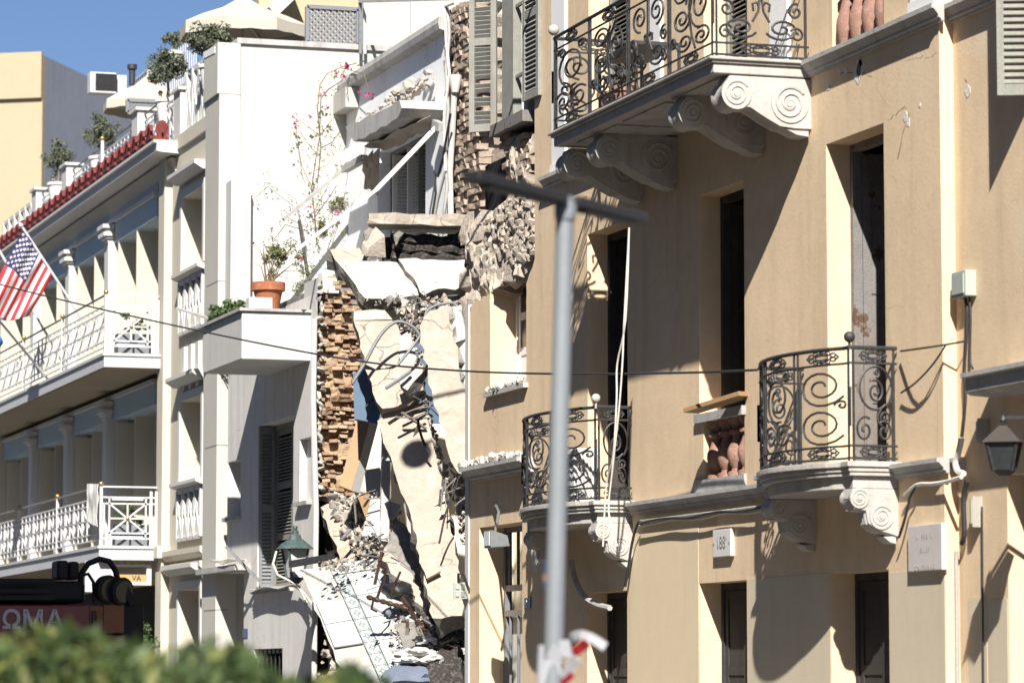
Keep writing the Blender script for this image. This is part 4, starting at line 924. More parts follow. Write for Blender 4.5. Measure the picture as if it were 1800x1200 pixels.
q.build('rubble',[STONER,CONC,WHITEP,BROKEN],kind='stuff',label='broken stone, brick and mortar rubble filling the gaps of the collapse',cat='rubble')
q=MB(); rg=random.Random(5)
for i in range(170):
    t=rg.random(); p=onX(812+100*t,828-12*t,XW-.2).lerp(onX(812+100*t,828-12*t,XW),rg.random()); s=rg.uniform(.03,.1); p.z=zl+.2+s*.3; stone_mesh(q,p,s*.6,s*.6,s*.45,rg,.3,rotm(rg))
for i in range(90):
    p=Vector((XW-.05+rg.random()*.2,rg.uniform(W1[0],W1[1]),W1[2]+.02)); s=rg.uniform(.02,.08); stone_mesh(q,p,s*.6,s*.6,s*.45,rg,.3,rotm(rg))
q.build('crumbs',[WHITEP],kind='stuff',label='white plaster crumbs lying on the ledge and sill',cat='crumbs')
# heap at street level below
q=MB()
rg=random.Random(9)
for i in range(260):
    p=Vector((rg.uniform(XW-1.6,XW+2.4),rg.uniform(yLE+.3,yF0-.2),.14+rg.random()**2*.8)); s=rg.uniform(.15,.5); q.cur=rg.choice((0,1,2)); stone_mesh(q,p,s*.6,s*.6,s*.4,rg,.3,rotm(rg))
q.build('street_rubble',[STONER,CONC,BROKEN],kind='stuff',label='loose rubble heap on the pavement under the collapse',cat='rubble')
# bent conduit bracket: fallen street lantern on its arm
GRN=mat('green_grey_lantern_paint',(.045,.075,.075),.5,.2,6,.15,50,(.3,.27,.22),.4,spec=.5); LGL=mat('frosted_lantern_glass',(.55,.56,.55),.4,.1,3,.05,30)
LN=thing('street_lantern','green street lantern hanging off its fallen black arm beside the tiled slab','lantern',onY(520,1015,yF0-1.2))
yl=yF0-1.2; c=onY(519,962,yl)
def frus(mb,c,r0,h0,r1,h1,n=4,rot=.6): mb.add([Vector(c)+Vector((r*math.cos(rot+k*2*math.pi/n),r*math.sin(rot+k*2*math.pi/n),h)) for r,h in((r0,h0),(r1,h1)) for k in range(n)],[(k,(k+1)%n,(k+1)%n+n,k+n) for k in range(n)]+[tuple(range(n-1,-1,-1)),tuple(range(n,2*n))])
q=MB(); frus(q,c,.30,-.02,.12,.13,8); q.build('lantern_cap',GRN,LN)
q=MB(); frus(q,c,.10,.132,.08,.2,8); q.lathe(c,[(.055,.2),(.055,.26),(.03,.27),(.04,.3),(.035,.34)],8); q.build('lantern_finial',GRN,LN)
q=MB(); frus(q,c,.125,-.46,.21,-.025,4,.9); q.build('lantern_glass',LGL,LN)
for k in range(4):
    a=.9+k*math.pi/2; q=MB(); q.bar(c+Vector((.135*math.cos(a),.135*math.sin(a),-.47)),c+Vector((.225*math.cos(a),.225*math.sin(a),-.02)),.03,.03); q.build('lantern_bar',GRN,LN)
q=MB(); frus(q,c,.06,-.56,.15,-.465,8); q.build('lantern_base',GRN,LN)
q=MB(); q.bar(onY(511,991,yl-.3),onY(621,972,yl-1.5),.09,.10); q.build('lantern_arm',IRON,LN)
q=MB(); q.tube([onY(486,968,yl-.1),onY(480,990,yl-.1),onY(488,1010,yl-.1),onY(512,1022,yl-.1),onY(528,1032,yl-.1)],.018,6); q.build('lantern_cable',CABLEW,LN,smooth=True)
# ================================================================== hotel
HCR=mat('hotel_cream_paint',(.50,.462,.38),.85,.04,1.0,.05,25,(.5,.46,.38),.2,streak=True)
HWH=mat('hotel_white_paint',(.52,.51,.49),.8,.04,1.2,.05,25)
HEND=mat('hotel_end_wall_paint',(.46,.445,.40),.85,.05,.8,.06,20,(.5,.48,.43),.15,streak=True)
HBL=mat('hotel_pale_blue_band',(.36,.45,.50),.85,.05,1,.05,25); HGR=mat('hotel_grey_frieze',(.40,.41,.44),.85,.05,1,.05,25)
MARB=mat('pale_marble_slab',(.46,.46,.47),.6,.06,1.4,.05,25,(.42,.42,.44),.4)
SOFF=mat('beige_soffit_shade',(.30,.25,.17),.9,.08,1,.05,20)  # darker beige that carries the shade under the hotel balconies
RED=mat('red_antefix_clay',(.155,.03,.028),.6,.2,6,.2,40); WMET=mat('white_painted_metal',(.52,.52,.53),.5,.05,4,.03,40); GOLD=mat('gold_ball',(.5,.33,.12),.35,.1,4,0,metal=.8)
XH=13.7; INKJ=mat('joint_shadow_grey',(.16,.155,.15),.9,.1,4,0)
HT=thing('hotel','cream hotel with white balconies and red roof ornaments on the far left','building',(XH+4,HY1+10,0))
def Yh(px,X=XH): return onX(px,600,X).y
def Zh(px,py,X=XH): return onX(px,py,X).z
zTop=onY(392,66,HY1).z; yP0=Yh(300); yP1=Yh(277); yEnd=Yh(12); yFar=yEnd+6
# end wall towards the street, with coping
q=MB(); q.box(XH+.25,XS+9,HY1,HY1+.35,.14,zTop-.1); q.build('end_wall',HEND,HT)
q=MB(); q.box(XH+.2,XS+9,HY1-.06,HY1+.42,zTop-.1+.001,zTop); q.build('coping',STONEG,HT)
# corner pilaster
for z0,z1,o in ((.14,zTop-.12,.12),(onY(385,165,HY1).z,zTop-.1,.16)):
    q=MB(); q.box(XH-o,XH+.26,HY1-.02-o*.2,HY1+1.1,z0,z1); q.build('corner_pilaster',HEND,HT)
for py in (495,783,1072):
    z=onY(385,py,HY1).z; q=MB(); q.box(XH-.123,XH+.1,HY1-.047,HY1+.9,z,z+.014); q.build('pilaster_joint',INKJ,HT)
# corner bay
lev=[(340,470),(700,850),(1035,1400)]
wins=[]
for t,b in lev: wins.append((Yh(359)+.0,Yh(322),Zh(340,b) if b<1300 else .2,Zh(340,t),.42))
q=MB(); wall_open(q,XH,HY1+1.1,yP0,.14,Zh(350,230),wins,.42); q.build('wall',HCR,HT)
def lattice(y0,y1,z0,z1,x,m,parent,n=4,name='lattice_bar',r=.035):
    q=MB(); q.bar((x,y0,z0),(x,y1,z0),.07,.07); q.bar((x,y0,z1),(x,y1,z1),.07,.09); q.bar((x,y0,(z0+z1)/2),(x,y1,(z0+z1)/2),.05,.05); q.build('lattice_rail',m,parent)
    w=(y1-y0)/n
    for i in range(n+1):
        q=MB(); q.bar((x,y0+i*w,z0),(x,y0+i*w,z1),r*1.6,r*1.6); q.build(name,m,parent)
    for i in range(n):
        for a,b in ((0,1),(1,0)):
            q=MB(); q.bar((x+(a-.5)*.02,y0+(i+a)*w,z0),(x+(a-.5)*.02,y0+(i+b)*w,z1),r*1.4,r*1.4); q.build(name,m,parent)
for k,(o,pan) in enumerate(zip(wins,((490,580),(860,945),None))):
    joinery((o[0],o[1],o[2],o[3],.42),XH,HWH,2,'glass',name='window',parent=HT,bars=2)
    q=MB(); q.box(XH-.06,XH+.02,o[0]-.14,o[0]-.002,o[2],o[3]); q.box(XH-.06,XH+.02,o[1]+.002,o[1]+.14,o[2],o[3]); q.box(XH-.06,XH+.02,o[0]-.14,o[1]+.14,o[3]+.002,o[3]+.16); q.build('window_surround',HWH,HT)
    q=MB(); q.prism_y([(XH+.02,o[3]+.45),(XH-.28,o[3]+.45),(XH-.28,o[3]+.38),(XH-.12,o[3]+.28),(XH+.02,o[3]+.28)],o[0]-.3,o[1]+.3); q.build('window_cornice',HWH,HT)
    if pan:
        z1=Zh(340,pan[0]); z0=Zh(340,pan[1]); q=MB(); q.prism_y([(XH+.02,z1+.16),(XH-.2,z1+.16),(XH-.2,z1+.1),(XH+.02,z1+.02)],o[0]-.25,o[1]+.25); q.build('window_sill',HWH,HT)
        lattice(o[0]-.1,o[1]+.1,z0,z1,XH-.05,HWH,HT,4,r=.05)
for i in range(3):
    y=wins[0][0]+.3+i*(wins[0][1]-wins[0][0]-.6)/2; q=MB(); q.box(XH-.07,XH+.01,y-.12,y+.12,Zh(340,682),Zh(340,605)); q.build('applied_fluting',HWH,HT)
for py in (985,1010):
    z=Zh(320,py); q=MB(); q.prism_y([(XH+.02,z+.2),(XH-.16,z+.2),(XH-.16,z+.1),(XH-.06,z),(XH+.02,z)],HY1+1.12,yP0-.02); q.build('floor_band',HCR,HT)
# engaged pillar beside the loggia, repeated at the far end
xPf=XH-.15
for ya,yb in ((onX(287,600,xPf).y,onX(277,600,xPf).y),(yEnd,yEnd+1.0)):
    q=MB(); q.box(xPf,XH+1.4,ya,yb,.14,Zh(288,270)); q.build('pillar',HCR,HT)
    q=MB(); zc=Zh(270,985); q.box(xPf-.1,XH,ya-.1,yb+.05,zc,zc+.22); q.build('pillar_capital',HCR,HT)
# loggia back wall, columns, bands
xB=XH+.36; cs=[yP1+(yEnd-yP1)*i/4 for i in range(5)]
zCorn=Zh(277,300,XH); zb1=(Zh(270,500),Zh(270,843))
z2=onX(230,604,12.6).z; z1_=onX(230,951,12.6).z      # upper, lower balcony floors
ops=[]
for i in range(4):
    for k in (.30,.72):
        c=cs[i]+(cs[i+1]-cs[i])*k
        for zf,zt in ((z2,z2+2.75),(z1_,z1_+2.7)): ops.append((c-.62,c+.62,zf+.02,zt,.5))
q=MB(); wall_open(q,xB,yP1,yEnd,z1_-.5,zCorn+.1,ops,.5); q.build('loggia_wall',HCR,HT)
q=MB(); q.box(xB+.5,xB+.6,yP1,yEnd,.14,zCorn); q.build('dark_room',DARK,HT)
for o in ops:
    q=MB(); q.box(xB+.36,xB+.44,o[0],o[0]+.1,o[2],o[3]); q.box(xB+.36,xB+.44,o[1]-.1,o[1],o[2],o[3]); q.box(xB+.36,xB+.44,(o[0]+o[1])/2-.06,(o[0]+o[1])/2+.06,o[2],o[3]); q.build('door_frame',HWH,HT)
    q=MB(); q.obox((xB-.2,o[1]+.02,(o[2]+o[3])/2),(.2,0.02,0),(0,.025,0),(0,0,(o[3]-o[2])/2)); q.build('door_shutter',HCR,HT)
for zf,tops in ((z2,zCorn),(z1_,z2-.35)):
    zb_=zf+2.78
    q=MB(); q.box(XH-.04,xB-.001,yP1+.01,yEnd-.01,zb_,zb_+.42); q.build('blue_band',HBL,HT)
    q=MB(); q.box(XH-.10,xB-.001,yP1+.01,yEnd-.01,zb_+.421,zb_+.50); q.build('band_moulding',HWH,HT)
    q=MB(); q.box(XH-.02,xB-.001,yP1+.01,yEnd-.01,zb_+.501,tops); q.build('frieze',HGR if zf==z2 else SOFF,HT)  # lower frieze gets the darker shade colour too
    for c in cs[1:4]:
        q=MB(); q.box(XH-.16,XH+.30,c-.22,c+.22,zf,zb_+.02); C=q.build('column',HWH,HT)
        q=MB(); z=zb_+.021
        for a,b,h in ((.22,.0,.07),(.27,.07,.12),(.32,.12,.20),(.27,.2,.28),(.34,.28,.36)): q.box(XH-.16-(a-.2),XH-.05,c-a,c+a,z+b+.001,z+h)
        q.build('capital',HWH,C)
# cornice with red antefixes
yC0=Yh(313); xC=onY(273,255,yC0).x; zc0=onY(290,267,yC0).z; zc1=onY(290,246,yC0).z
q=MB(); q.prism_y([(XH+.6,zc0-.05),(xC+.12,zc0),(xC+.03,zc0+.02),(xC+.03,zc1-.06),(xC-.03,zc1-.05),(xC-.03,zc1),(XH+.6,zc1+.001)],yC0,yEnd+2); CN=q.build('cornice',HWH,HT)
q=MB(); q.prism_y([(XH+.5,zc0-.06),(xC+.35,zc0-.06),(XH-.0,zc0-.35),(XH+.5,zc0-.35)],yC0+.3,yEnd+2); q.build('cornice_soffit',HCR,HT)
def palm(mb,c,w,h,t,ax):
    c=Vector(c);ax=Vector(ax); P=[(-.5,0),(-.5,.18),(-.34,.25),(-.5,.5),(-.42,.78),(-.2,.95),(0,1),(.2,.95),(.42,.78),(.5,.5),(.34,.25),(.5,.18),(.5,0)]
    off=ax.cross(Vector((0,0,1)))*t
    mb.prism([c+ax*(a*w)+Vector((0,0,b*h)) for a,b in P],off)
    for s in (-.6,-.3,0,.3,.6): mb.bar(c+off*1.15+Vector((0,0,h*.2)),c+off*1.15+ax*(s*w*.6)+Vector((0,0,h*(.9-abs(s)*.25))),.03,.02)
q=MB(); q.box(xC,xC+.10,yC0+.25,yEnd+1,zc1+.002,zc1+.12); q.build('ridge_strip',RED,HT)
n=27; ya_=yC0+.55
for i in range(n):
    yy=ya_+i*(yEnd-ya_)/n*1.0
    q=MB(); palm(q,(xC+.02,yy,zc1+.06),.5,.30,-.06,(0,1,0)); q.build('antefix',RED,HT)
q=MB(); palm(q,(xC+.16,yC0+.2,zc1+.003),.26,.40,.07,(1,0,0)); q.build('antefix',RED,HT)
# balconies
def hotel_balcony(zs,pyb,name):
    yb=yP1-.1; ys=onX(278,600,xPf).y-.25; xf=onY(181 if name=='u' else 176,600,ys).x; th=.27 if name=='u' else .27
    q=MB(); q.box(xf+.03,XH+.5,ys+.03,yEnd-.02,zs-th,zs-.055); q.box(xf,XH+.5,ys,yEnd-.01,zs-.0545,zs); B=q.build('balcony',MARB,HT)
    q=MB(); q.box(xf+.06,XH+.45,ys+.06,yEnd-.05,zs-th-.02,zs-th-.001); q.build('soffit',SOFF,B)  # thin sheet that colours the slab underside as shaded
    H=1.12; xr=xf+.07; yr=ys+.10
    ends=[yr+(yEnd-.3-yr)*i/4 for i in range(5)]
    for yy in ends:
        q=MB(); q.bar((xr,yy,zs),(xr,yy,zs+H),.055,.055,(1,0,0)); q.build('rail_post',WMET,B)
        q=MB(); q.ball((xr,yy,zs+H+.05),.05,6); q.build('gold_ball',GOLD,B,smooth=True)
    q=MB(); q.tube([(xr,yr,zs+H),(xr,ends[-1],zs+H)],.022,6); q.build('handrail',IRONG,B)
    for v in (.12,.24,.80,.92):
        q=MB(); q.bar((xr,yr,zs+v),(xr,ends[-1],zs+v),.025,.025); q.build('rail_bar',WMET,B)
    for a,b in zip(ends,ends[1:]):
        n=5; w=(b-a)/n
        for i in range(n):
            u0=a+i*w;u1=u0+w; um=(u0+u1)/2; q=MB()
            for p_,q_ in (((u0,.24),(u1,.80)),((u1,.24),(u0,.80)),((u0,.52),(u1,.52)),((um,.12),(um,.92)),((u0,.12),(u0,.92)),((u0+.08,.24),(u0+.08,.80)),((u1-.08,.24),(u1-.08,.80))):
                q.bar((xr,p_[0],zs+p_[1]),(xr,q_[0],zs+q_[1]),.024,.024,(1,0,0))
            q.build('rail_panel',WMET,B)
    # end panel facing the street
    X0,X1=xr,XH-.17
    for xx in (X1-.02,X1-.12):
        q=MB(); q.bar((xx,yr,zs),(xx,yr,zs+H*.93),.05,.05,(0,1,0)); q.build('rail_post',WMET,B)
    for v in (.14,.24,.80,.92,H):
        q=MB(); q.bar((X0,yr,zs+v),(X1,yr,zs+v),.03,.03); q.build('rail_bar',WMET,B)
    s0=X0+.16; s1=X1-.22; c=((s0+s1)/2,.52)
    for p_,q_ in (((s0,.24),(s1,.80)),((s0,.80),(s1,.24)),((s0,.52),(s1,.52)),((c[0],.24),(c[0],.80)),((s0,.14),(s0,.92)),((s1,.14),(s1,.92)),((X0+.06,.24),(X0+.06,.80)),((s1+.08,.24),(s1+.08,.80)),((s0+.05,.17),(s1-.05,.17)),((s0+.05,.88),(s1-.05,.88))):
        q=MB(); q.bar((p_[0],yr,zs+p_[1]),(q_[0],yr,zs+q_[1]),.03,.03,(0,1,0)); q.build('panel_bar',WMET,B)
    q=MB(); q.ball((c[0],yr-.03,zs+c[1]),.035,6); q.build('gold_ball',GOLD,B,smooth=True)
    return xf,ys,B
xf2,ys2,_=hotel_balcony(z2,0,'u'); xf1,ys1,_=hotel_balcony(z1_,0,'l')
# roof terrace edge
zR=zc1+.1; xT=XH+.05
pts=[(312,160),(237,196),(113,292),(60,335)]
prs=[]
for px,py in pts:
    yy=Yh(px,xT); zt=onX(px,py,xT).z; prs.append((yy,zt))
    q=MB(); q.box(xT-.05,xT+.28,yy-.3,yy+.3,zR-.3,zt-.06); q.box(xT-.10,xT+.33,yy-.36,yy+.36,zt-.0595,zt); q.build('terrace_pier',HWH,HT)
ya,zt=prs[0]
lattice(HY1+1.2,ya-.3,Zh(340,222,xT),Zh(345,112,xT),xT+.1,HWH,HT,5,r=.065)
q=MB(); q.box(XH-.05,XH+.35,HY1+1.15,yP0+.2,Zh(350,240),Zh(340,226,xT)); q.build('terrace_base',HCR,HT)
def terr_rail(y0,y1,zb,H=1.0,x=xT+.1):
    q=MB(); q.tube([(x,y0,zb+H),(x,y1,zb+H)],.022,6); q.build('terrace_rail',IRONG,HT)
    for v in (.1,.2,.75,.86):
        q=MB(); q.bar((x,y0,zb+v),(x,y1,zb+v),.025,.025); q.build('terrace_rail',WMET,HT)
    n=max(2,int((y1-y0)/.7)); w=(y1-y0)/n
    for i in range(n):
        a=y0+i*w;b=a+w; q=MB()
        for p_,q_ in (((a,.2),(b,.75)),((b,.2),(a,.75)),((a,.1),(a,.86)),(((a+b)/2,.1),((a+b)/2,.86))): q.bar((x,p_[0],zb+p_[1]),(x,q_[0],zb+q_[1]),.024,.024,(1,0,0))
        q.build('terrace_rail_panel',WMET,HT)
    q=MB(); ym=(y0+y1)/2; q.bar((x-.05,ym,zb-.1),(x-.05,ym,zb+H+.1),.06,.06,(1,0,0)); q.build('terrace_post',WMET,HT)
    q=MB(); q.ball((x-.05,ym,zb+H+.15),.05,6); q.build('gold_ball',GOLD,HT,smooth=True)
for (a,za),(b,zb) in zip(prs,prs[1:]): terr_rail(a+.3,b-.3,zR+.05)
lattice(prs[3][0]+.3,yEnd+1.5,zR,zR+1.0,xT+.1,HWH,HT,6,r=.06)
q=MB(); q.box(XH+.4,XH+14,HY1+.36,yFar,zR-.4,zR-.1); q.build('terrace_floor',CONC,HT)
q=MB(); q.box(XH,XH+8,yEnd+1.0,yFar,.14,zR-.41); q.build('far_bay',HCR,HT)
# terrace above: penthouse walls
HY=mat('warm_yellow_wall',(.42,.36,.24),.9,.05,1,.08,20)
a=onY(455,40,HY1+9);b=onY(645,40,HY1+9); q=MB(); q.box(a.x,b.x,HY1+9,HY1+9.3,zR,zTop+6); q.build('penthouse_wall',HY,HT)
a=onY(642,40,HY1+3.2);b=onY(860,40,HY1+3.2); q=MB(); q.box(a.x,b.x+2,HY1+3.2,HY1+3.6,zR,zTop+6); q.build('penthouse_wall',HEND,HT)
q=MB(); p0=onY(470,28,HY1+8.5);p1=onY(520,-20,HY1+8.5); q.bar(p0,p1,1.0,.25); q.build('stair_flight',HWH,HT)
# steel frame by the trellis
for pxx in (633,641,724):
    q=MB(); a=onY(pxx,-40,HY1-.2 if pxx!=724 else HY1-2.6); b=onY(pxx,95 if pxx!=724 else 58,HY1-.2 if pxx!=724 else HY1-2.6); q.bar(a,b,.05,.05); q.build('steel_post',IRONG if pxx==633 else WMET,HT)
q=MB(); q.bar(onY(632,3,HY1-.2),onX(800,-2,XS+.3),.05,.05); q.build('steel_rail',STONEG,HT)
# small items on the terrace
TRG=mat('grey_trellis_paint',(.17,.18,.20),.7,.08,3,.1,40)
def trellis(l,r,t,b,Y,label,n=6):
    p=onY(l,t,Y);r_=onY(r,b,Y); T=thing('trellis',label,'trellis',(p.x,Y,r_.z)); x0,x1,z0,z1=p.x,r_.x,r_.z,p.z
    for a,b_ in (((x0,z0),(x0,z1)),((x1,z0),(x1,z1)),((x0,z1),(x1,z1)),((x0,z0),(x1,z0))):
        q=MB(); q.bar((a[0],Y,a[1]),(b_[0],Y,b_[1]),.07,.07); q.build('frame_bar',TRG,T)
    w=x1-x0;h=z1-z0; st=(w+h)/n/1.6; k=-h
    while k<w:
        for s in (0,1):
            # line x = x0+k+ t , z=z0+t (or mirrored)
            ta=max(0,-k); tb=min(h,w-k)
            if tb-ta>.08:
                xa,xb_=x0+k+ta,x0+k+tb
                if s: xa,xb_=x0+x1-xa,x0+x1-xb_
                q=MB(); q.bar((xa,Y+s*.02,z0+ta),(xb_,Y+s*.02,z0+tb),.045,.018,(0,1,0)); q.build('slat',TRG,T)
        k+=st
trellis(540,629,12,80,HY1+.6,'grey diagonal lattice trellis screen on the hotel terrace wall',9)
trellis(224,276,176,200,Yh(240)+1.0,'small grey trellis behind the terrace railing, below the lower parasol',7)
PAR=mat('cream_parasol_cloth',(.44,.40,.335),.9,.06,2,.15,30); 
def parasol(pxc,pyt,pxl,pxr,pyb,Y,label):
    c=onY(pxc,pyt,Y); R=(onY(pxr,pyb,Y).x-onY(pxl,pyb,Y).x)/2; zb=onY(pxc,pyb,Y).z
    T=thing('parasol',label,'parasol',(c.x,Y,zR)); q=MB(); n=8; rings=((.02,c.z),(.35,zb+(c.z-zb)*.58),(.7,zb+(c.z-zb)*.30),(1,zb),(1.005,zb-R*.16)); vs=[];fs=[]
    m=n*4
    for r,z in rings:
        for k in range(m):
            a=2*math.pi*k/m+.3; f=math.cos(math.pi/n)/math.cos((k%4)/4*2*math.pi/n-math.pi/n); sag=.04*R*r*abs(math.sin(math.pi*(k%4)/4)); dz=.03*R*abs(math.cos(math.pi*(k%4)/4)) if z<zb else 0
            vs.append((c.x+R*r*f*math.cos(a),Y+R*r*f*math.sin(a),z-sag*.5-dz))
    for i in range(len(rings)-1): fs+=[(i*m+k,i*m+(k+1)%m,(i+1)*m+(k+1)%m,(i+1)*m+k) for k in range(m)]
    q.add(vs,fs); o=q.build('canopy',PAR,T); sd=o.modifiers.new('thickness','SOLIDIFY'); sd.thickness=.012
    q=MB(); q.tube([(c.x,Y,zR-.1),(c.x,Y,c.z)],.035,8); q.build('pole',HWH,T)
    for k in range(8):
        a=2*math.pi*k/8+.3; q=MB(); q.bar((c.x,Y,zb+(c.z-zb)*.3),(c.x+R*.96*math.cos(a),Y+R*.96*math.sin(a),zb-.01),.03,.03); q.build('rib',HWH,T)
    q=MB(); q.lathe((c.x,Y,c.z-.02),[(.05,0),(.05,.08),(.02,.14)],8); q.build('finial',HWH,T)
parasol(428,-6,316,541,48,HY1+3.2,'large cream parasol above the hotel end wall')
parasol(262,132,181,345,182,Yh(262)+4.5,'smaller cream parasol lower on the hotel terrace behind the railing')
LEAFO=mat('olive_leaves',(.105,.12,.08),.7,.35,3,0,10,(.20,.21,.16),.7); BARK=mat('grey_bark',(.16,.13,.10),.95,.2,6,.5,40); POTW=mat('white_planter',(.6,.59,.57),.8,.05,3,.1,30)
def leafcloud(mb,c,rx,ry,rz,n,size,rg,shell=.35,long=2.4):
    cl=[(Vector((rg.gauss(0,1),rg.gauss(0,1),rg.gauss(0,1))).normalized()*rg.uniform(.25,.9),rg.uniform(.2,.42)) for _ in range(max(6,n//90))]
    for i in range(n):
        k,s=rg.choice(cl); d=Vector((rg.gauss(0,1),rg.gauss(0,1),rg.gauss(0,1))).normalized()*s*rg.random()**.4
        p=k+d
        if p.length>1.15: p=p.normalized()*1.1
        p=Vector((c[0]+p.x*rx,c[1]+p.y*ry,c[2]+p.z*rz)); u=Vector((rg.gauss(0,1),rg.gauss(0,1),rg.gauss(0,.8))).normalized(); v=u.orthogonal().normalized(); v=(v*math.cos(i)+u.cross(v)*math.sin(i)); L=size*rg.uniform(.6,1.3); W=L/long
        mb.add([p-u*L/2,p+v*W/2,p+u*L/2,p-v*W/2],[(0,1,2,3)])
    return [k for k,s in cl]
def shrub(name,label,cat,base,c,rx,ry,rz,n,size,seed,leaf=LEAFO,pot=True,group=None):
    rg=random.Random(seed); T=thing(name,label,cat,base,group); q=MB(); ks=leafcloud(q,c,rx,ry,rz,n,size,rg); q.build('crown',leaf,T,fix=False)
    q=MB(); b=Vector(base); t=Vector((c[0],c[1],c[2]-rz*.55)); q.tube([b,b.lerp(t,.5)+Vector((.03,0,0)),t],.035,6,taper=lambda t:1-.4*t); q.build('trunk',BARK,T)
    for k in ks[:8]:
        e=Vector((c[0]+k.x*rx,c[1]+k.y*ry,c[2]+k.z*rz)); q=MB(); q.tube([t-Vector((0,0,.05)),t.lerp(e,.5)+Vector((0,0,-.03)),e],.014,5,taper=lambda t:1-.6*t); q.build('branch',BARK,T)
    if pot: q=MB(); q.lathe((b.x,b.y,b.z-.42),[(.16,0),(.22,.38),(.25,.39),(.25,.45),(.21,.46)],14); q.build('planter',POTW,T,smooth=True)
    return T
def shrub_px(label,l,r,t,b,Y,seed,n=3200,size=.07,zbase=None):
    c=onY((l+r)/2,(t+b)/2,Y); rx=(onY(r,t,Y).x-onY(l,t,Y).x)/2*1.2; rz=1.15*(onY(l,t,Y).z-onY(l,b,Y).z)/2
    zb=zbase if zbase is not None else c.z-rz*1.5
    shrub('olive_shrub',label,'shrub',(c.x,Y,zb),c,rx,rx,rz,n,size,seed,group='potted olives on the hotel terrace')
shrub_px('potted olive nearest the far yellow building on the hotel terrace',76,128,252,305,Yh(100)+.8,1)
shrub_px('potted olive in front of the grey wall on the hotel terrace',146,206,202,258,Yh(165)+.8,2)
shrub_px('potted olive beside the lower parasol and lattice balustrade',262,326,80,152,Yh(285)+.7,3,4200)
shrub_px('pale potted olive just left of the end wall top, under the large parasol',336,408,42,98,HY1+1.6,4,4200)
shrub_px('dark small olive behind the upper terrace railing',290,318,55,84,HY1+8,5,1500)
# upper terrace rail, air conditioner, vent
UT=thing('terrace_railing','white railing of the upper hotel terrace behind the olives','railing',onY(290,140,HY1+8))
p0=onX(240,140,XH+1.6);p1=onX(345,62,XH+1.6)
for dz in (0,-.95):
    q=MB(); q.bar(p0+Vector((0,0,dz)),Vector((p1.x,p1.y,p0.z+dz)),.05,.05); q.build('rail',WMET,UT)
for i in range(30):
    p=p0.lerp(Vector((p1.x,p1.y,p0.z)),i/29); q=MB(); q.bar(p,p-Vector((0,0,.95)),.02,.02); q.build('picket',WMET,UT)
YA=Yh(160)+6; AC=thing('air_conditioner','white air conditioner unit on the roof behind the grey wall','air conditioner',onY(185,160,YA))
a=onY(159,126,YA);b=onY(205,165,YA); q=MB(); q.box(a.x,b.x,YA,YA+.4,b.z,a.z); q.build('casing',WMET,AC,bevel=.02)
q=MB(); a2=onY(168,129,YA);b2=onY(205,160,YA); q.box(a2.x,b2.x,YA-.02,YA-.002,b2.z,a2.z); q.build('grille',DARK,AC)
for i in range(9):
    z=b2.z+(i+.5)*(a2.z-b2.z)/9; q=MB(); q.bar((a2.x,YA-.03,z),(b2.x,YA-.03,z),.012,.02); q.build('grille_slat',IRON,AC)
q=MB(); q.box(b.x+.002,b.x+.25,YA+.1,YA+.4,b.z,a.z-.03); q.build('side_housing',WMET,AC)
q=MB(); p=onY(232,150,Yh(232)+5); t=onY(232,114,Yh(232)+5); q.lathe(p,[(.07,0),(.07,t.z-p.z-.12),(.11,t.z-p.z-.1),(.11,t.z-p.z)],10); q.build('vent_pipe',IRON,label='short black vent pipe on the hotel roof',cat='pipe',smooth=True)
q=MB(); p=onY(373,95,HY1+.1); q.bar(onX(364,98,XH-.1),onX(384,88,XH-.1),.14,.12); q.build('floodlight',PILW,label='white floodlight fixed to the hotel corner pilaster',cat='light')
# ================================================================== far buildings
FY=mat('far_yellow_wall',(.385,.32,.215),.9,.05,.6,.05,10); FG_=mat('far_grey_blue_wall',(.30,.32,.37),.9,.12,.4,.1,8,(.22,.23,.26),.5,streak=True)
az=rad(30.5); dv=Vector((math.sin(az),math.cos(az),0)); lv=Vector((-math.cos(az),math.sin(az),0)); c0=onY(73,300,118)
zt=onY(73,97,118).z; c0.z=0
FB=thing('far_yellow_building','plain yellow block with a grey blue side wall beyond the hotel','building',c0)
q=MB(); q.prism([c0,c0+lv*20,c0+lv*20+Vector((0,0,zt)),c0+Vector((0,0,zt))],dv*.3); q.build('front_wall',FY,FB)
q=MB(); e=c0+dv*.301; q.prism([e,e+dv*26,e+dv*26+Vector((0,0,zt)),e+Vector((0,0,zt))],lv*.3); q.build('side_wall',FG_,FB)
q=MB(); zb=onY(60,172,118).z; q.prism([c0-dv*.15+Vector((0,0,zb)),c0-dv*.15+lv*20+Vector((0,0,zb)),c0-dv*.15+lv*20+Vector((0,0,zt+.1)),c0-dv*.15+Vector((0,0,zt+.1))],dv*.149); q.build('parapet_band',FY,FB)
q=MB(); q.prism([c0+dv*.31+lv*.31+Vector((0,0,zt-.3)),c0+dv*.31+lv*19.9+Vector((0,0,zt-.3)),c0+dv*26+lv*19.9+Vector((0,0,zt-.3)),c0+dv*26+lv*.31+Vector((0,0,zt-.3))],(0,0,.2)); q.build('roof',STONEG,FB)
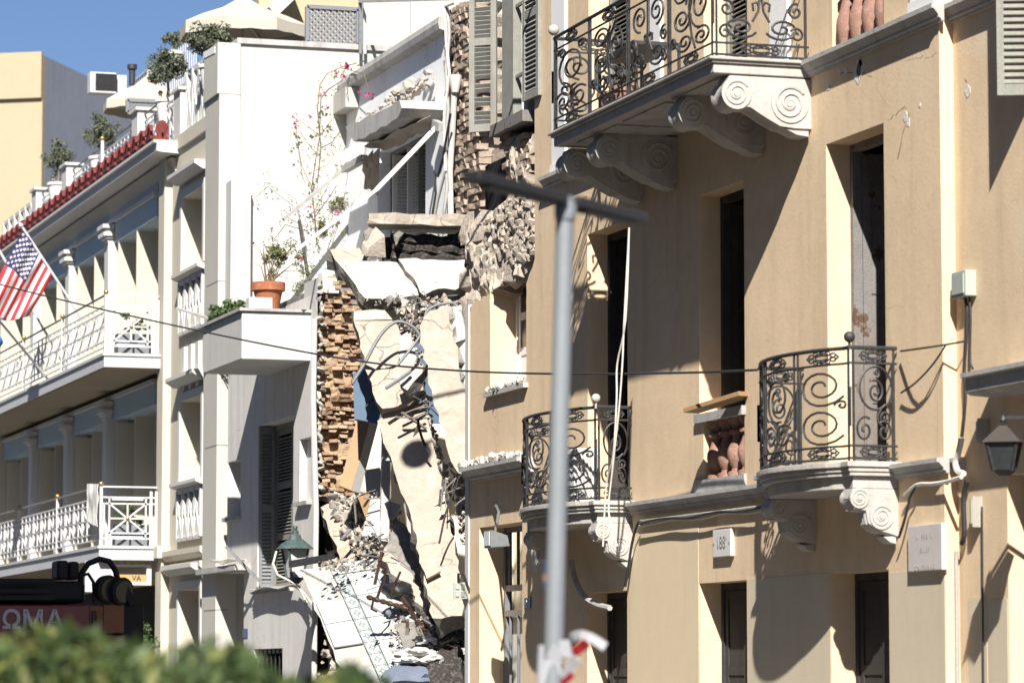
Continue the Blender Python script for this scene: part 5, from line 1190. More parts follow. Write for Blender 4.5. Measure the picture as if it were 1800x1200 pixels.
# ================================================================== flags on the hotel balcony
FR=mat('flag_red',(.42,.03,.04),.8,.08,3,.1,60); FW_=mat('flag_white',(.66,.64,.64),.8,.04,3,.1,60); FBL=mat('flag_navy',(.03,.028,.10),.8,.08,3,.1,60); FEU=mat('flag_blue',(.02,.09,.30),.8,.08,3,.1,60)
xf_=xf2-.35
yfl=onX(60,560,xf_).y
def flag(label,H0,H1,F0,F1,kind,pole0,pole1,seed):
    T=thing('flag',label,'flag',pole1); q=MB(); q.tube([pole0,pole1],.028,8); q.build('flag_pole',WMET,T,smooth=True)
    q=MB(); q.ball(pole0,.05,6); q.build('pole_tip',WMET,T,smooth=True)
    nu,nv=26,52; q=MB(); n=(H1-H0).cross(F0-H0).normalized(); vs=[]
    P=lambda u,v:H0.lerp(H1,v).lerp(F0.lerp(F1,v),u)+n*(.13*math.sin(v*9+u*2.5+seed)*min(1,u*2)+.05*math.sin(v*19+u*3))+Vector((0,0,-.12*math.sin(v*math.pi)*u))
    for i in range(nu+1):
        for j in range(nv+1): vs.append(P(i/nu,j/nv))
    q.v=vs
    for i in range(nu):
        for j in range(nv):
            q.f.append((i*(nv+1)+j,(i+1)*(nv+1)+j,(i+1)*(nv+1)+j+1,i*(nv+1)+j+1)); u=(i+.5)/nu; st=int((j+.5)/nv*13)
            q.mi.append(0 if kind!='s' else (2 if (st<7 and u<.42) else (st%2)))
    o=q.build('cloth',[FR,FW_,FBL] if kind=='s' else [FEU],T,smooth=True,fix=False); sd=o.modifiers.new('thickness','SOLIDIFY'); sd.thickness=.006
    if kind=='s':
        q=MB(); du=.42/12; dvv=(7/13)/10
        for r in range(9):
            for k in range(6 if r%2==0 else 5):
                u=du*(1+2*k+(r%2)); v=dvv*(1+r); c=P(u,v); eu=(P(u+.01,v)-c).normalized(); ev=(P(u,v+.01)-c); ev=(ev-eu*ev.dot(eu)).normalized(); nn=eu.cross(ev)
                for sgn in (-1,1):
                    k0=len(q.v); R_=.042; q.v+=[c+nn*.009*sgn+(eu*math.cos(math.pi/2+math.pi*t/5)+ev*math.sin(math.pi/2+math.pi*t/5))*(R_ if t%2==0 else R_*.42) for t in range(10)]; q.f.append(tuple(range(k0,k0+10))); q.mi.append(0)
        q.build('stars',FW_,T,fix=False,kind='stuff')
def fx(a,b,dx=0): return onY(a,b,yfl+dx)
flag('flag of red and white stripes with a starred blue corner on a slanted pole',fx(41,402),fx(92,486),fx(-32,548),fx(50,556),'s',fx(37,396),fx(170,600,.3),1.0)
flag('plain blue flag hanging at the left edge under the striped flag',fx(-30,530),fx(6,602),fx(-60,600),fx(-20,640),'b',fx(-25,535),fx(104,690,1.5),2.0)
q=MB(); q.tube([onY(-10,425,yfl+2),onY(112,640,yfl+2)],.028,8); q.build('flag_pole',WMET,label='bare white flag pole on the hotel balcony left of the striped flag',cat='pole',smooth=True)
# towel and plants on the hotel balconies
cloth([onX(153,850,xf1+.02),onX(172,850,xf1+.02),onX(170,925,xf1-.06),onX(152,915,xf1-.06)],PLW,'hung_cloth',None,amp=.06,seed=4,label='white cloth draped over the lower hotel balcony rail',cat='cloth')
LEAFG=mat('green_leaves',(.055,.095,.03),.6,.35,3,0,10,(.12,.15,.06),.5)
for zz,lab,s in ((z2,'planter hedge at the end of the upper hotel balcony',21),(z1_,'planter hedge at the end of the lower hotel balcony',22)):
    T=thing('planter',lab,'planter',(XH-.5,ys2+.5,zz)); q=MB(); q.box(XH-.9,XH-.2,ys2+.45,ys2+.8,zz+.01,zz+.42); q.build('box',TRG,T); q=MB(); leafcloud(q,(XH-.55,ys2+.62,zz+.62),.33,.2,.22,700,.06,random.Random(s)); q.build('foliage',LEAFG,T,fix=False)
# shop front under the lower balcony
SF=thing('shop_sign','white framed shop sign with torn cardboard under the lower hotel balcony','sign',onY(235,1030,yP1-.2))
ysg=yP0+.4
a=onY(202,975,ysg);b=onY(266,1030,ysg); x0,x1=a.x,b.x
def bx(l,r,t,bb,Y,th,m,name,par): p=onY(l,t,Y);q_=onY(r,bb,Y); z=MB(); z.box(p.x,q_.x,Y,Y+th,q_.z,p.z); return z.build(name,m,par)
bx(202,266,991,996,ysg,.08,HWH,'sign_frame',SF); bx(202,266,1022,1028,ysg,.08,HWH,'sign_frame',SF); bx(202,206,996,1022,ysg+.01,.07,HWH,'sign_frame',SF); bx(258,266,996,1022,ysg+.01,.07,HWH,'sign_frame',SF); bx(202,266,975,978,ysg,.06,HWH,'sign_frame',SF)
CARD=mat('tan_cardboard',(.42,.28,.14),.9,.1,4,.1,40)
bx(207,257,1009,1022,ysg+.03,.03,CARD,'cardboard',SF)
for i in range(5):
    xa=x0+(x1-x0)*i/5; xb=x0+(x1-x0)*(i+1)/5; zb=onY(230,990,ysg).z; zt_=onY(230,978,ysg).z
    for s in (0,1): q=MB(); q.bar((xa,ysg+.03+s*.02,zb if s else zt_),(xb,ysg+.03+s*.02,zt_ if s else zb),.02,.02); q.build('sign_lattice',HWH,SF)
bx(150,205,985,1040,ysg+.02,.05,HGR,'side_panel',SF)
def text(body,loc,size,rotm_,m,parent,name='lettering',th=.004,bold=False):
    cu=bpy.data.curves.new(name,'FONT'); cu.body=body; cu.size=size; cu.extrude=th; cu.align_x='CENTER'; cu.align_y='CENTER'
    if bold: cu.offset=size*.022
    o=bpy.data.objects.new(name,cu); me=bpy.data.meshes.new_from_object(o); bpy.data.objects.remove(o); me.materials.append(m)
    o=bpy.data.objects.new(name,me); COL.objects.link(o)
    if parent is not None: o.parent=parent; loc=Vector(loc)-ORG[parent.name]
    M=rotm_.to_4x4(); M.translation=Vector(loc); o.matrix_local=M; return o
FACE_Y=Matrix(((1,0,0),(0,0,-1),(0,1,0)))            # text facing -Y, reading along +X
FACE_X=Matrix(((0,0,-1),(-1,0,0),(0,1,0)))           # text facing -X, reading towards -Y
text('VA',onY(240,1016,ysg+.025),.14,FACE_Y,BRN,SF)
q=MB(); q.box(XH+3,XH+3.1,yP1-1,yEnd,.14,z1_-.3); q.build('dark_room',DARK,HT)
q=MB(); q.box(xB,XH+3,yP1,yEnd,z1_-.6,z1_-.51); q.build('shop_ceiling',HCR,HT)
leafT=shrub('street_shrub','dark potted shrub at the foot of the hotel pillar','shrub',onY(252,1200,yP0-.6)*1.0,onY(253,1120,yP0-.6),.28,.28,.42,900,.07,31,LEAFG,pot=True)
# ================================================================== fittings on the ochre building (each a thing that hangs on the wall)
GBX=mat('grey_green_box',(.34,.37,.34),.6,.05,4,.05,40,(.4,.38,.33),.2); BGX=mat('beige_ribbed_box',(.36,.345,.30),.6,.05,4,.05,40)
def wallbox(name,label,l,m_,r,t,b,X,mt,cat='box',ribs=0):
    yn=onX(r,(t+b)/2,X).y; xf=onY(m_,(t+b)/2,yn).x; yf=onX(l,(t+b)/2,xf).y; z1=onX(r,t,X).z; z0=onX(r,b,X).z
    T=thing(name,label,cat,(X,yn,z0)); q=MB(); q.box(xf,X-.001,yn,yf,z0,z1); q.build('casing',mt,T,bevel=.008)
    q=MB(); q.box(xf-.012,xf-.0005,yn+.03,yf-.03,z0+.03,z1-.03); q.build('cover',mt,T)
    for k in range(ribs): xx=xf+(k+.5)*(X-xf)/ribs; q=MB(); q.box(xx-.008,xx+.008,yn-.012,yn-.0005,z0,z1); q.build('rib',mt,T)
    return xf,yn,yf,z0,z1
wallbox('meter_box','grey green meter box high on the wall right of the balcony',1672,1697,1717,474,520,XR,GBX)
wallbox('cable_box','pale ribbed cable box under the ledge beside the wall lantern',1717,1720,1740,735,779,XR,BGX,ribs=5)
wallbox('cable_box','pale ribbed cable box below the string course corner',1707,1709,1726,872,926,XR,BGX,ribs=5)
def wire(name,label,pts,X,r,m=CABLE,cat='cable',parent=None,D=None):
    P=[]
    for t in pts: P.append(onX(t[0],t[1],t[2] if len(t)>2 else X))
    sm=[]
    for k in range(len(P)-1):
        p0=P[max(k-1,0)];p1=P[k];p2=P[k+1];p3=P[min(k+2,len(P)-1)]
        for t in range(4):
            t/=4; sm.append(.5*((2*p1)+(p2-p0)*t+(2*p0-5*p1+4*p2-p3)*t*t+(3*p1-p0-3*p2+p3)*t**3))
    sm.append(P[-1]); q=MB(); q.tube(sm,r,6); return q.build(name,m,parent,smooth=True,label=label,cat=cat) if parent is None else q.build(name,m,parent,smooth=True)
wire('cable','black cable dropping from the meter box to the ledge corner',[(1696,522),(1700,545),(1698,600),(1695,650),(1697,700),(1690,770),(1683,800)],XR-.05,.016)
wire('cable','second black cable looping beside the meter box cable',[(1704,522),(1706,560),(1705,630),(1710,648)],XR-.04,.012)
wire('cable','white conduit bending round the string course corner',[(1690,770),(1686,790),(1680,812),(1684,828),(1694,832)],XR-.12,.03,CABLEW)
wire('cable','dark hanging cable joint below the string course corner',[(1700,845),(1694,870),(1694,900),(1695,940),(1690,955)],XR-.06,.025)
wire('conduit','thin vertical pipe down the corner beside the stone plaque',[(1681,968),(1681,1000),(1682,1100),(1683,1230)],XR-.04,.02,STONEG,'pipe')
wire('cable','thin black cable running down the near wall to the street',[(1726,890),(1727,1000),(1729,1240)],XR-.03,.009)
wire('cable','black cable strung from the meter box to the right balcony rail',[(1694,600,XR-.06),(1660,606,XW-.06),(1620,612,XW-.2),(1583,617,XW-.05)],XW,.010)
wire('cable','slack black cable sagging from the corner to the right balcony',[(1662,607,XW-.05),(1640,640,XW-.1),(1610,672,XW-.1),(1584,690,XW-.05)],XW,.010)
for k,(dy,m,lab) in enumerate(((6,CABLEW,'grey conduit clipped directly under the lower string course'),(13,CABLEW,'second grey conduit below the first under the string course'),(9,CABLE,'black cable twisted between the two conduits under the string course'))):
    pts=[(1124+ i*28.5,909+dy-i*3.45+(2.5*math.sin(i*1.9+k) if k else 0)) for i in range(9)]
    wire('conduit',lab,pts,XW-.05-.02*k,.013,m,'conduit')
wire('cable','cable bundle running under the right balcony to the corner',[(1590,870),(1612,852),(1640,850),(1665,846),(1690,838)],XW-.06,.02,CABLEW)
wire('cable','black cable hanging beside the right balcony bracket',[(1610,855),(1600,872),(1596,890),(1588,920),(1580,944)],XW-.08,.014)
wire('cable','brown cable clipped beside the middle balcony bracket',[(1124,915),(1117,930),(1110,960),(1104,1000),(1099,1030)],XW-.08,.016)
for k,(pts,lab) in enumerate(((((1106,400),(1100,560),(1085,640),(1084,700),(1078,800),(1066,850),(1060,960)),'long white rope hanging down over the middle balcony'),(((1106,400),(1097,570),(1094,640),(1088,720),(1076,830),(1070,900),(1085,960)),'second white rope looping over the middle balcony rail'))):
    wire('rope',lab,pts,12.98,.011,CABLEW,'rope')
wire('conduit','bent grey drain hose under the middle balcony',[(1004,985),(1012,1020),(1028,1048),(1050,1062),(1072,1068)],XW-.12,.035,STONEG,'pipe')
MPLAQ=mat('white_marble_plaque',(.60,.59,.57),.5,.06,3,.05,30); PPLAQ=mat('pinkish_marble_plaque',(.52,.48,.46),.6,.1,3,.08,30); INK=mat('engraved_grey',(.22,.21,.20),.8,.1,4,0); BLUP=mat('enamel_blue',(.03,.05,.16),.3,.1,4,0)
def plaque(name,label,l,r,t,b,mt,txt=None,X=XW,th=.05,cat='plaque',size=.2,tm=INK,sub=None):
    y1=Yp(l,X-th);y0=Yp(r,X-th); zt=Zp((l+r)/2,t,X); zb=Zp((l+r)/2,b,X); T=thing(name,label,cat,(X,(y0+y1)/2,zb)); q=MB(); q.box(X-th,X-.003,y0,y1,zb,zt); q.build('slab',mt,T,bevel=.006)
    if txt: text(txt,(X-th-.001,(y0+y1)/2,(zb+zt)/2),size,FACE_X,tm,T)
    return T,y0,y1,zb,zt
T,a,b,c,d=plaque('date_plaque','white marble date plaque reading 188 on the ochre ground floor',1251,1282,931,979,MPLAQ,'188\'',size=.19)
for yy in (a+.04,b-.04): q=MB(); q.lathe((XW-.051,yy,(c+d)/2),[(.012,0),(.012,.006)],8,axis=(-1,0,0)); q.build('bolt',INK,T)
T,a,b,c,d=plaque('memorial_plaque','large pinkish stone plaque under the right balcony bracket',1592,1651,923,1004,PPLAQ,th=.06)
rg=random.Random(3); q=MB()
for row,(n,w) in enumerate(((7,.5),(5,.3),(9,.62))):
    for i in range(n):
        yy=(a+b)/2+(i-(n-1)/2)*w*(b-a)/n; zz=d-(.11+.13*row if row<2 else .40); 
        if row==0 and i in(1,5): continue
        for s in range(2): q.bar((XW-.0615,yy+rg.uniform(-.015,.015),zz-.02),(XW-.0615,yy+rg.uniform(-.02,.02),zz+.02),.004,.006,(1,0,0))
q.build('worn_engraving',INK,T,kind='stuff')
plaque('house_number','small dark blue enamel house number 17 beside the iron door',921,932,1050,1069,BLUP,'17',th=.015,cat='sign',size=.10,tm=FW_)
plaque('house_number','tiny blue enamel plate on the grey white house wall',430,438,1104,1120,BLUP,None,th=.015,cat='sign',size=.08,tm=FW_)
# floodlight over the iron door
FL=thing('floodlight','grey floodlight on a scrolled bracket above the iron door','light',onX(878,960,XW-.4))
q=MB(); q.tube([onX(866,892,XW),onX(872,888,XW-.1),onX(877,900,XW-.25),onX(870,935,XW-.3)],.018,6); q.build('bracket',IRONG,FL,smooth=True)
c=onX(878,946,XW-.35); q=MB(); q.prism([c+Vector((-.13,-.04,.11)),c+Vector((.10,-.04,.04)),c+Vector((.13,-.04,-.10)),c+Vector((-.13,-.04,-.12))],(0,.3,0)); q.build('housing',IRONG,FL,bevel=.01)
q=MB(); q.obox(c+Vector((-.137,.11,0)),(.005,0,0),(0,.12,0),(0,0,.09)); q.build('lens',LGL,FL)
# wall lantern and ledge on the near wall
zca=Zp(1745,690,XR-.35); q=MB(); q.prism_y([(XR,zca),(XR-.3,zca+.02),(XR-.35,zca+.05),(XR-.35,zca+.17),(XR-.4,zca+.18),(XR-.4,zca+.22),(XR,zca+.26)],YN,Yp(1692,XR-.37)); q.build('door_ledge',STONEG,YB)
BRWN=mat('brown_black_metal',(.05,.043,.04),.6,.2,6,.2,50)
WL=thing('wall_lantern','small black wall lantern with pyramid roof under the near ledge','lantern',onX(1764,822,XR-.55)); c=onX(1764,778,XR-.55)
q=MB(); frus(q,c,.24,0,.045,.15,4,.2); q.build('lantern_roof',BRWN,WL)
q=MB(); frus(q,c,.11,-.24,.18,-.003,4,.2); q.build('lantern_body',GLASSD,WL)
for k in range(4):
    a=.2+k*math.pi/2; q=MB(); q.bar(c+Vector((.115*math.cos(a),.115*math.sin(a),-.25)),c+Vector((.185*math.cos(a),.185*math.sin(a),0)),.025,.025); q.build('lantern_bar',IRON,WL)
q=MB(); frus(q,c,.05,-.29,.13,-.245,4,.2); q.build('lantern_base',IRON,WL)
q=MB(); q.lathe(c,[(.02,.17),(.035,.2),(.015,.24),(.02,.26)],8); q.bar(c+Vector((0,0,.22)),Vector((XR,c.y-.5,c.z+.22)),.03,.03); q.build('lantern_hook',IRON,WL)
# open shutter at the top right
p=onX(1815,100,XR); pb=onY(1752,100,p.y+.12); zsb=onY(1770,165,p.y).z
shutter_panel((pb.x,pb.y),(p.x,p.y),zsb,zsb+2.6,.05,'shutter',SHUT,YB)
# plank on the window sill
q=MB(); q.bar(onX(1214,722,XW-.35),onX(1312,692,XW-.02),.22,.05); q.build('plank',WOODO,label='orange wooden plank lying on the sill of the middle window',cat='plank',bevel=.004)
# cracks and chipped plaster on the facade: shallow broken pits
PIT=mat('chip_white',(.66,.63,.58),.95,.2,6,.5,40); CRK=mat('crack_dark',(.16,.12,.08),.95,.2,6,0)
def crack(pts,X,w,seed):
    rg=random.Random(seed); P=[Vector(yz(a,b,X)) for a,b in pts]; P=jag(P,.07,.02,rg,closed=False)+[P[-1]]; q=MB()
    for i,(a,b) in enumerate(zip(P,P[1:])):
        ww=w*rg.uniform(.4,1.3); q.add([(X-.002,a.x-ww/2,a.y-ww*.3),(X-.002,a.x+ww/2,a.y+ww*.3),(X-.002,b.x+ww/2,b.y+ww*.3),(X-.002,b.x-ww/2,b.y-ww*.3)],[(0,1,2,3)])
    q.build('plaster_crack',CRK,YB,fix=False,kind='stuff')
for k,(pts,w) in enumerate((([(1478,130),(1492,128),(1506,126),(1520,128),(1533,135)],.018),([(1535,140),(1548,165),(1560,190)],.006),([(1590,185),(1598,200),(1590,225),(1585,250),(1578,280)],.012),([(1590,188),(1560,212)],.006),([(1455,150),(1462,142)],.01),([(1565,101),(1600,104),(1650,95)],.005),([(1032,345),(1024,352),(1020,362)],.012),([(1556,540),(1575,536),(1590,540)],.005),([(838,660),(840,668)],.006),([(828,540),(826,548)],.02))): crack(pts,XW,w,k)
crack([(1697,140),(1702,150),(1698,165)],XR,.05,40)
def chip(l,t,s,seed,X=XW,m=PIT):
    rg=random.Random(seed); y_,z_=yz(l,t,X); P=[(X-.004,y_+s*rg.uniform(.6,1.2)*math.cos(a*.7),z_+s*rg.uniform(.5,1.2)*math.sin(a*.7)) for a in range(9)]
    q=MB(); q.prism(P,(.01,0,0)); q.build('plaster_chip',m,YB)
for k,(l,t,s) in enumerate(((1474,125,.05),(1487,126,.05),(1510,122,.13),(1456,152,.06),(1460,147,.04),(1513,112,.05),(1592,205,.06),(1597,215,.05),(1617,185,.03))): chip(l,t,s,k)
chip(1701,160,.07,33,XR); chip(1510,124,.07,50,XW-.001,CRK)
q=MB(); P=jag([Vector(yz(a,b,XW)) for a,b in ((925,905),(936,915),(940,940),(947,990),(942,1010),(934,985),(930,950))],.08,.03,random.Random(4)); q.prism([(XW-.005,p.x,p.y) for p in P],(.01,0,0)); q.build('plaster_chip',PIT,YB)
# white appliance on the middle balcony
S1,ya1,yb1,xf1_,zt1_=B1
AP=thing('balcony_air_conditioner','white air conditioner box standing on the middle balcony','air conditioner',(XW-.3,ya1+1.5,zt1_)); q=MB(); q.box(XW-.42,XW-.08,ya1+1.0,ya1+1.95,zt1_+.02,zt1_+.68); q.build('casing',HWH,AP,bevel=.02)
q=MB(); q.lathe((XW-.421,ya1+1.35,zt1_+.35),[(.25,0),(.25,.02),(.2,.025)],20,axis=(-1,0,0)); q.build('fan_grille',IRONG,AP)
for k in range(7): q=MB(); q.box(XW-.40+k*.045,XW-.38+k*.045,ya1+.985,ya1+.999,zt1_+.1,zt1_+.6); q.build('vent_slat',STONEG,AP)
# junk seen through the big balcony
TB=thing('balcony_table','dark metal table on the big upper balcony','table',(XW-.6,yZ-1.6,zs1))
q=MB(); q.box(XW-.85,XW-.3,yZ-2.3,yZ-1.0,zs1+.68,zs1+.72); q.build('table_top',IRON,TB)
for a in (-.83,-.32):
    for b in (-2.28,-1.02): q=MB(); q.bar((XW+a,yZ+b,zs1),(XW+a,yZ+b,zs1+.68),.03,.03); q.build('leg',IRON,TB)
for k,(dy,lab) in enumerate(((-1.3,'pink terracotta flower pot at the far side of the big balcony'),(-1.75,'pink terracotta flower pot in the middle of the big balcony'))):
    T=thing('flower_pot',lab,'flower pot',(xF+.35,yZ+dy,zs1)); q=MB(); q.lathe((xF+.35,yZ+dy,zs1+.002),[(.11,0),(.15,.22),(.17,.22),(.17,.28),(.14,.28),(.13,.24)],16); q.build('pot',TERRA,T,smooth=True)
    q=MB(); leafcloud(q,(xF+.35,yZ+dy,zs1+.40),.16,.16,.14,120,.09,random.Random(k)); q.build('dry_plant',BARK,T,fix=False)
# electrical box on the white party edge
EB=thing('fuse_box','open grey fuse box on the white strip beside the ochre wall','box',onX(810,1052,XW-.12)); yq=yLE+.0
a=onY(797,1023,yq);b=onY(822,1052,yq); q=MB(); q.box(a.x,b.x,yq-.03,yq+.0,b.z,a.z); q.build('back_plate',GBX,EB,bevel=.005)
for i in range(4): q=MB(); q.box(a.x+.02+(i%2)*.08,a.x+.07+(i%2)*.08,yq-.045,yq-.031,b.z+.03+(i//2)*.1,b.z+.1+(i//2)*.1); q.build('fuse',INK if i%2 else GBX,EB)
q=MB(); q.tube([onY(806,1024,yq-.02),onY(806,1008,yq-.04),onY(815,1008,yq-.04),onY(824,1036,yq-.04)],.02,6); q.build('cable',CABLE,EB,smooth=True)
# ================================================================== fittings on the house and terrace
SB=thing('awning_stay','grey metal stay sticking out below the tall shutter of the white house','stay',onX(397,960,XW-.4)); q=MB(); q.bar(onX(397,960,XW-.55),onX(455,1020,XW-.03),.05,.05); q.build('rod',IRONG,SB)
for k in range(4): wire('wall_cable','',[(440,1037+k*1.5),(465,1034-k),(490,1031+k),(520,1031-k),(540,1050+4*k)],XW-.1-.02*k,.014,(CABLEW,CABLE,CABLEW,STONEG)[k],parent=HS)
for k in range(3): wire('wall_cable','',[(372,984),(390,985+3*k),(405,982+2*k),(432,985-k)],XW-.3,.012,CABLEW,parent=HS)
wire('wall_cable','',[(548,1060),(532,1040),(522,1032)],XW-.08,.02,CABLEW,parent=HS)
q=MB(); q.bar(onX(526,388,14.4),onX(541,484,14.4),.05,.05); q.build('steel_stake',IRON,label='black steel stake standing on the terrace edge',cat='stake')
q=MB(); q.bar(onX(312,542,13.0),onX(362,558,13.3),.08,.04); q.build('broken_lath',STONEG,label='grey broken lath sticking out beside the terrace balcony',cat='lath')
PTM=mat('terracotta_pot',(.30,.105,.05),.8,.15,6,.25,50,(.55,.4,.32),.3)
cy=yb0+1.6; c=onY(471,545,cy); r=(onY(501,500,cy).x-onY(442,500,cy).x)/2; h=onY(471,497,cy).z-c.z
PT=thing('potted_shrub','terracotta pot with a scraggly flowering shrub on the white terrace','potted plant',c)
q=MB(); q.lathe(c,[(r*.62,0),(r*.85,h*.7),(r*1.0,h*.7),(r*1.0,h),(r*.88,h),(r*.85,h*.85)],24); q.build('pot',PTM,PT,smooth=True)
SHR=mat('dry_green_leaves',(.13,.15,.06),.7,.35,3,0,10,(.26,.24,.13),.5); MAG=mat('magenta_flowers',(.40,.07,.17),.7,.2,4,0); STEM=mat('brown_stem',(.17,.12,.08),.9,.2,6,.2,40)
rg=random.Random(4); top=c+Vector((0,0,h))
for i in range(16):
    e=onY(rg.uniform(440,545),rg.uniform(405,495),cy+rg.uniform(-.3,.4)); mid=top.lerp(e,.5)+Vector((rg.uniform(-.1,.1),rg.uniform(-.1,.1),.1)); q=MB(); q.tube([top+Vector((rg.uniform(-.1,.1),0,-.05)),mid,e],.012,5,taper=lambda t:1-.7*t); q.build('stem',STEM,PT)
q=MB(); leafcloud(q,onY(482,455,cy),.42,.35,.42,1000,.06,rg); leafcloud(q,onY(520,480,cy),.3,.3,.45,500,.05,rg); q.build('foliage',SHR,PT,fix=False)
q=MB(); leafcloud(q,onY(524,452,cy),.06,.06,.05,25,.06,rg,long=1.3); leafcloud(q,onY(445,428,cy),.03,.03,.03,8,.05,rg,long=1.3); q.build('blossom',MAG,PT,fix=False)
q=MB(); a=onY(433,524,cy-.3);b=onY(474,547,cy-.3); q.box(a.x,b.x,cy-.5,cy-.25,b.z,a.z); q.build('white_block',PLW,label='white plaster block in front of the terracotta pot',cat='block',bevel=.01)
TW_=thing('trailing_plant','green trailing plant spilling over the balcony corner','plant',onX(400,575,xb)); q=MB(); rg=random.Random(6)
leafcloud(q,onX(395,552,xb+.05),.32,.9,.22,1500,.075,rg); leafcloud(q,onX(420,543,xb+.3),.3,.5,.2,600,.07,rg); leafcloud(q,onX(376,562,xb),.18,.6,.16,600,.07,rg); q.build('foliage',LEAFG,TW_,fix=False)
for a,b in ((390,600),(380,592)): q=MB(); q.tube([onX(395,552,xb-.02),onX((395+a)/2,570,xb-.08),onX(a,b,xb-.05)],.012,5); q.build('stem',STEM,TW_)
# bougainvillea on the hotel end wall
BG=thing('bougainvillea','thin climbing bougainvillea with pink flowers on the hotel end wall','climbing plant',onY(545,440,HY1-.25)); rg=random.Random(15)
YV=HY1-.25
vines=[[(556,420),(553,380),(548,330),(555,280),(562,240),(558,190),(562,150),(575,130),(600,118),(625,112)],[(562,240),(580,215),(600,190),(612,160),(606,130)],[(553,370),(575,330),(600,290),(585,250)],[(548,330),(530,290),(522,240),(520,215)],[(540,400),(500,380),(480,400),(470,430)],[(560,400),(585,370),(605,350),(612,300)],[(555,300),(575,290),(590,270)],[(600,120),(640,130),(650,165)],[(540,440),(520,350),(470,320),(445,345)],[(575,440),(590,400),(600,350)],[(562,240),(545,225),(525,210)]]
for v in vines:
    P=[onY(a,b,YV+rg.uniform(-.15,.05)) if a<604 else onX(a,b,XS-.25) for a,b in v]; q=MB(); q.tube(P,.014 if v is vines[0] else .008,5,taper=lambda t:1-.5*t); q.build('stem',STEM,BG)
q=MB(); q2=MB()
for v in vines:
    for a,b in v:
        for s in range(3 if b<300 else 7):
            p=onY(a+rg.uniform(-14,14),b+rg.uniform(-14,14),YV-.05); leafcloud(q,p,.09,.06,.08,rg.randint(2,6),.055,rg)
leafcloud(q,onY(592,355,YV),.2,.15,.22,260,.055,rg); leafcloud(q,onY(570,400,YV),.25,.15,.25,200,.055,rg); q.build('leaves',SHR,BG,fix=False,kind='stuff')
for a,b,k in ((607,115,26),(602,137,16),(640,162,12),(652,168,18),(577,188,10),(566,168,5),(520,210,6),(519,217,6),(515,255,4),(545,202,4),(548,363,5),(590,372,7),(526,452,12),(585,130,6),(568,165,6)):
    leafcloud(q2,onY(a,b,YV-.1) if a<604 else onX(a,b,XS-.3),.10,.08,.09,max(3,k),.065,rg,long=1.3)
q2.build('blossoms',MAG,BG,fix=False,kind='stuff')
# ================================================================== street: pole, tape, cable, hedge, fire engine
PG=mat('galvanised_grey',(.25,.27,.29),.5,.08,3,.05,30,metal=.3); BLK=mat('black_lamp_head',(.015,.015,.017),.45,.2,4,0)
DP=17.5
LP=thing('lamp_post','out of focus grey lamp post with black double arm in the foreground','lamp post',(atD(966,1200,DP).x,atD(966,1200,DP).y,0)); top=atD(994,352,DP); bot=Vector((atD(966,1200,DP).x-.03,atD(966,1200,DP).y,0))
q=MB(); q.tube([bot,bot.lerp(top,.5),top],.048,14,taper=lambda t:1.08-.12*t); q.build('pole',PG,LP,smooth=True)
q=MB(); q.lathe(bot,[(.16,0),(.16,.03),(.1,.05),(.09,.3)],12); q.build('pole_base',PG,LP,smooth=True)
u=Vector((math.sin(rad(46)),math.cos(rad(46)),0)); c=top+Vector((0,0,.0)); 
d=ray(826,322)
def along(px,py):   # point on the arm line nearest this ray
    r=ray(px,py).normalized(); w0=c-CAM; a=1;b=u.dot(r);cc=1;d_=u.dot(w0);e=r.dot(w0); s=(b*e-cc*d_)/(a*cc-b*b); return c+u*s
A0=along(826,318);A1=along(1127,388); sd_=Vector((u.y,-u.x,0))
for p_,q_ in ((A0,c-u*.06),(c+u*.06,A1)):
    q=MB(); q.bar(p_,q_,.10,.055); q.build('lamp_head',BLK,LP,bevel=.01)
    q=MB(); m_=(p_+q_)/2; q.bar(p_.lerp(q_,.15)-Vector((0,0,.033)),p_.lerp(q_,.85)-Vector((0,0,.033)),.07,.01); q.build('lamp_lens',BLK,LP)
q=MB(); q.bar(c-u*.1,c+u*.1,.05,.045); q.lathe(c-Vector((0,0,.1)),[(.05,0),(.055,.03),(.055,.08)],12); q.build('arm_joint',PG,LP)
z_=bot.lerp(top,.0); 
def polept(py): 
    t=(1200-py)/(1200-352); return atD(966,1200,DP).lerp(top,t)
q=MB(); a=polept(1036);b=polept(986); q.tube([a,b],.0535,14); q.build('sticker',NAVY,LP,smooth=True)
q=MB(); a=polept(1022);b=polept(1008); q.tube([a,b],.0545,14); q.build('sticker',TERRA,LP,smooth=True)
TPW=mat('tape_white',(.40,.41,.44),.5,.05,5,.1,30); TPR=mat('tape_red',(.28,.02,.022),.5,.1,5,.1,30)
TP_=thing('barrier_tape','red and white barrier tape tied round the lamp post','tape',polept(1195))
def ribbon(pts,w,m,name='tape_strip'):
    q=MB(); 
    P=[atD(a,b,DP-.12-.02*i) for i,(a,b) in enumerate(pts)]
    for i in range(len(P)-1):
        d=(P[i+1]-P[i]); s=d.cross(Vector((.3,1,.2))).normalized()*w/2; q.obox((P[i]+P[i+1])/2,d/2*1.05,s,d.cross(s).normalized()*.004)
    q.build(name,m,TP_)
ribbon([(968,1205),(972,1160),(985,1140),(1003,1138)],.085,TPW); ribbon([(1003,1148),(1012,1143),(1024,1135),(1032,1128)],.05,TPR); ribbon([(1006,1120),(1014,1116),(1022,1115),(1034,1118),(1046,1124),(1064,1136)],.045,TPW); ribbon([(990,1190),(998,1178),(1006,1166),(1014,1156)],.05,TPW); ribbon([(984,1204),(996,1194),(1006,1184)],.03,TPR)
q=MB(); q.tube([polept(1200),polept(1135)],.062,14,taper=lambda t:1.1-.15*math.sin(t*9)); q.build('tape_wrap',TPW,TP_,smooth=True)
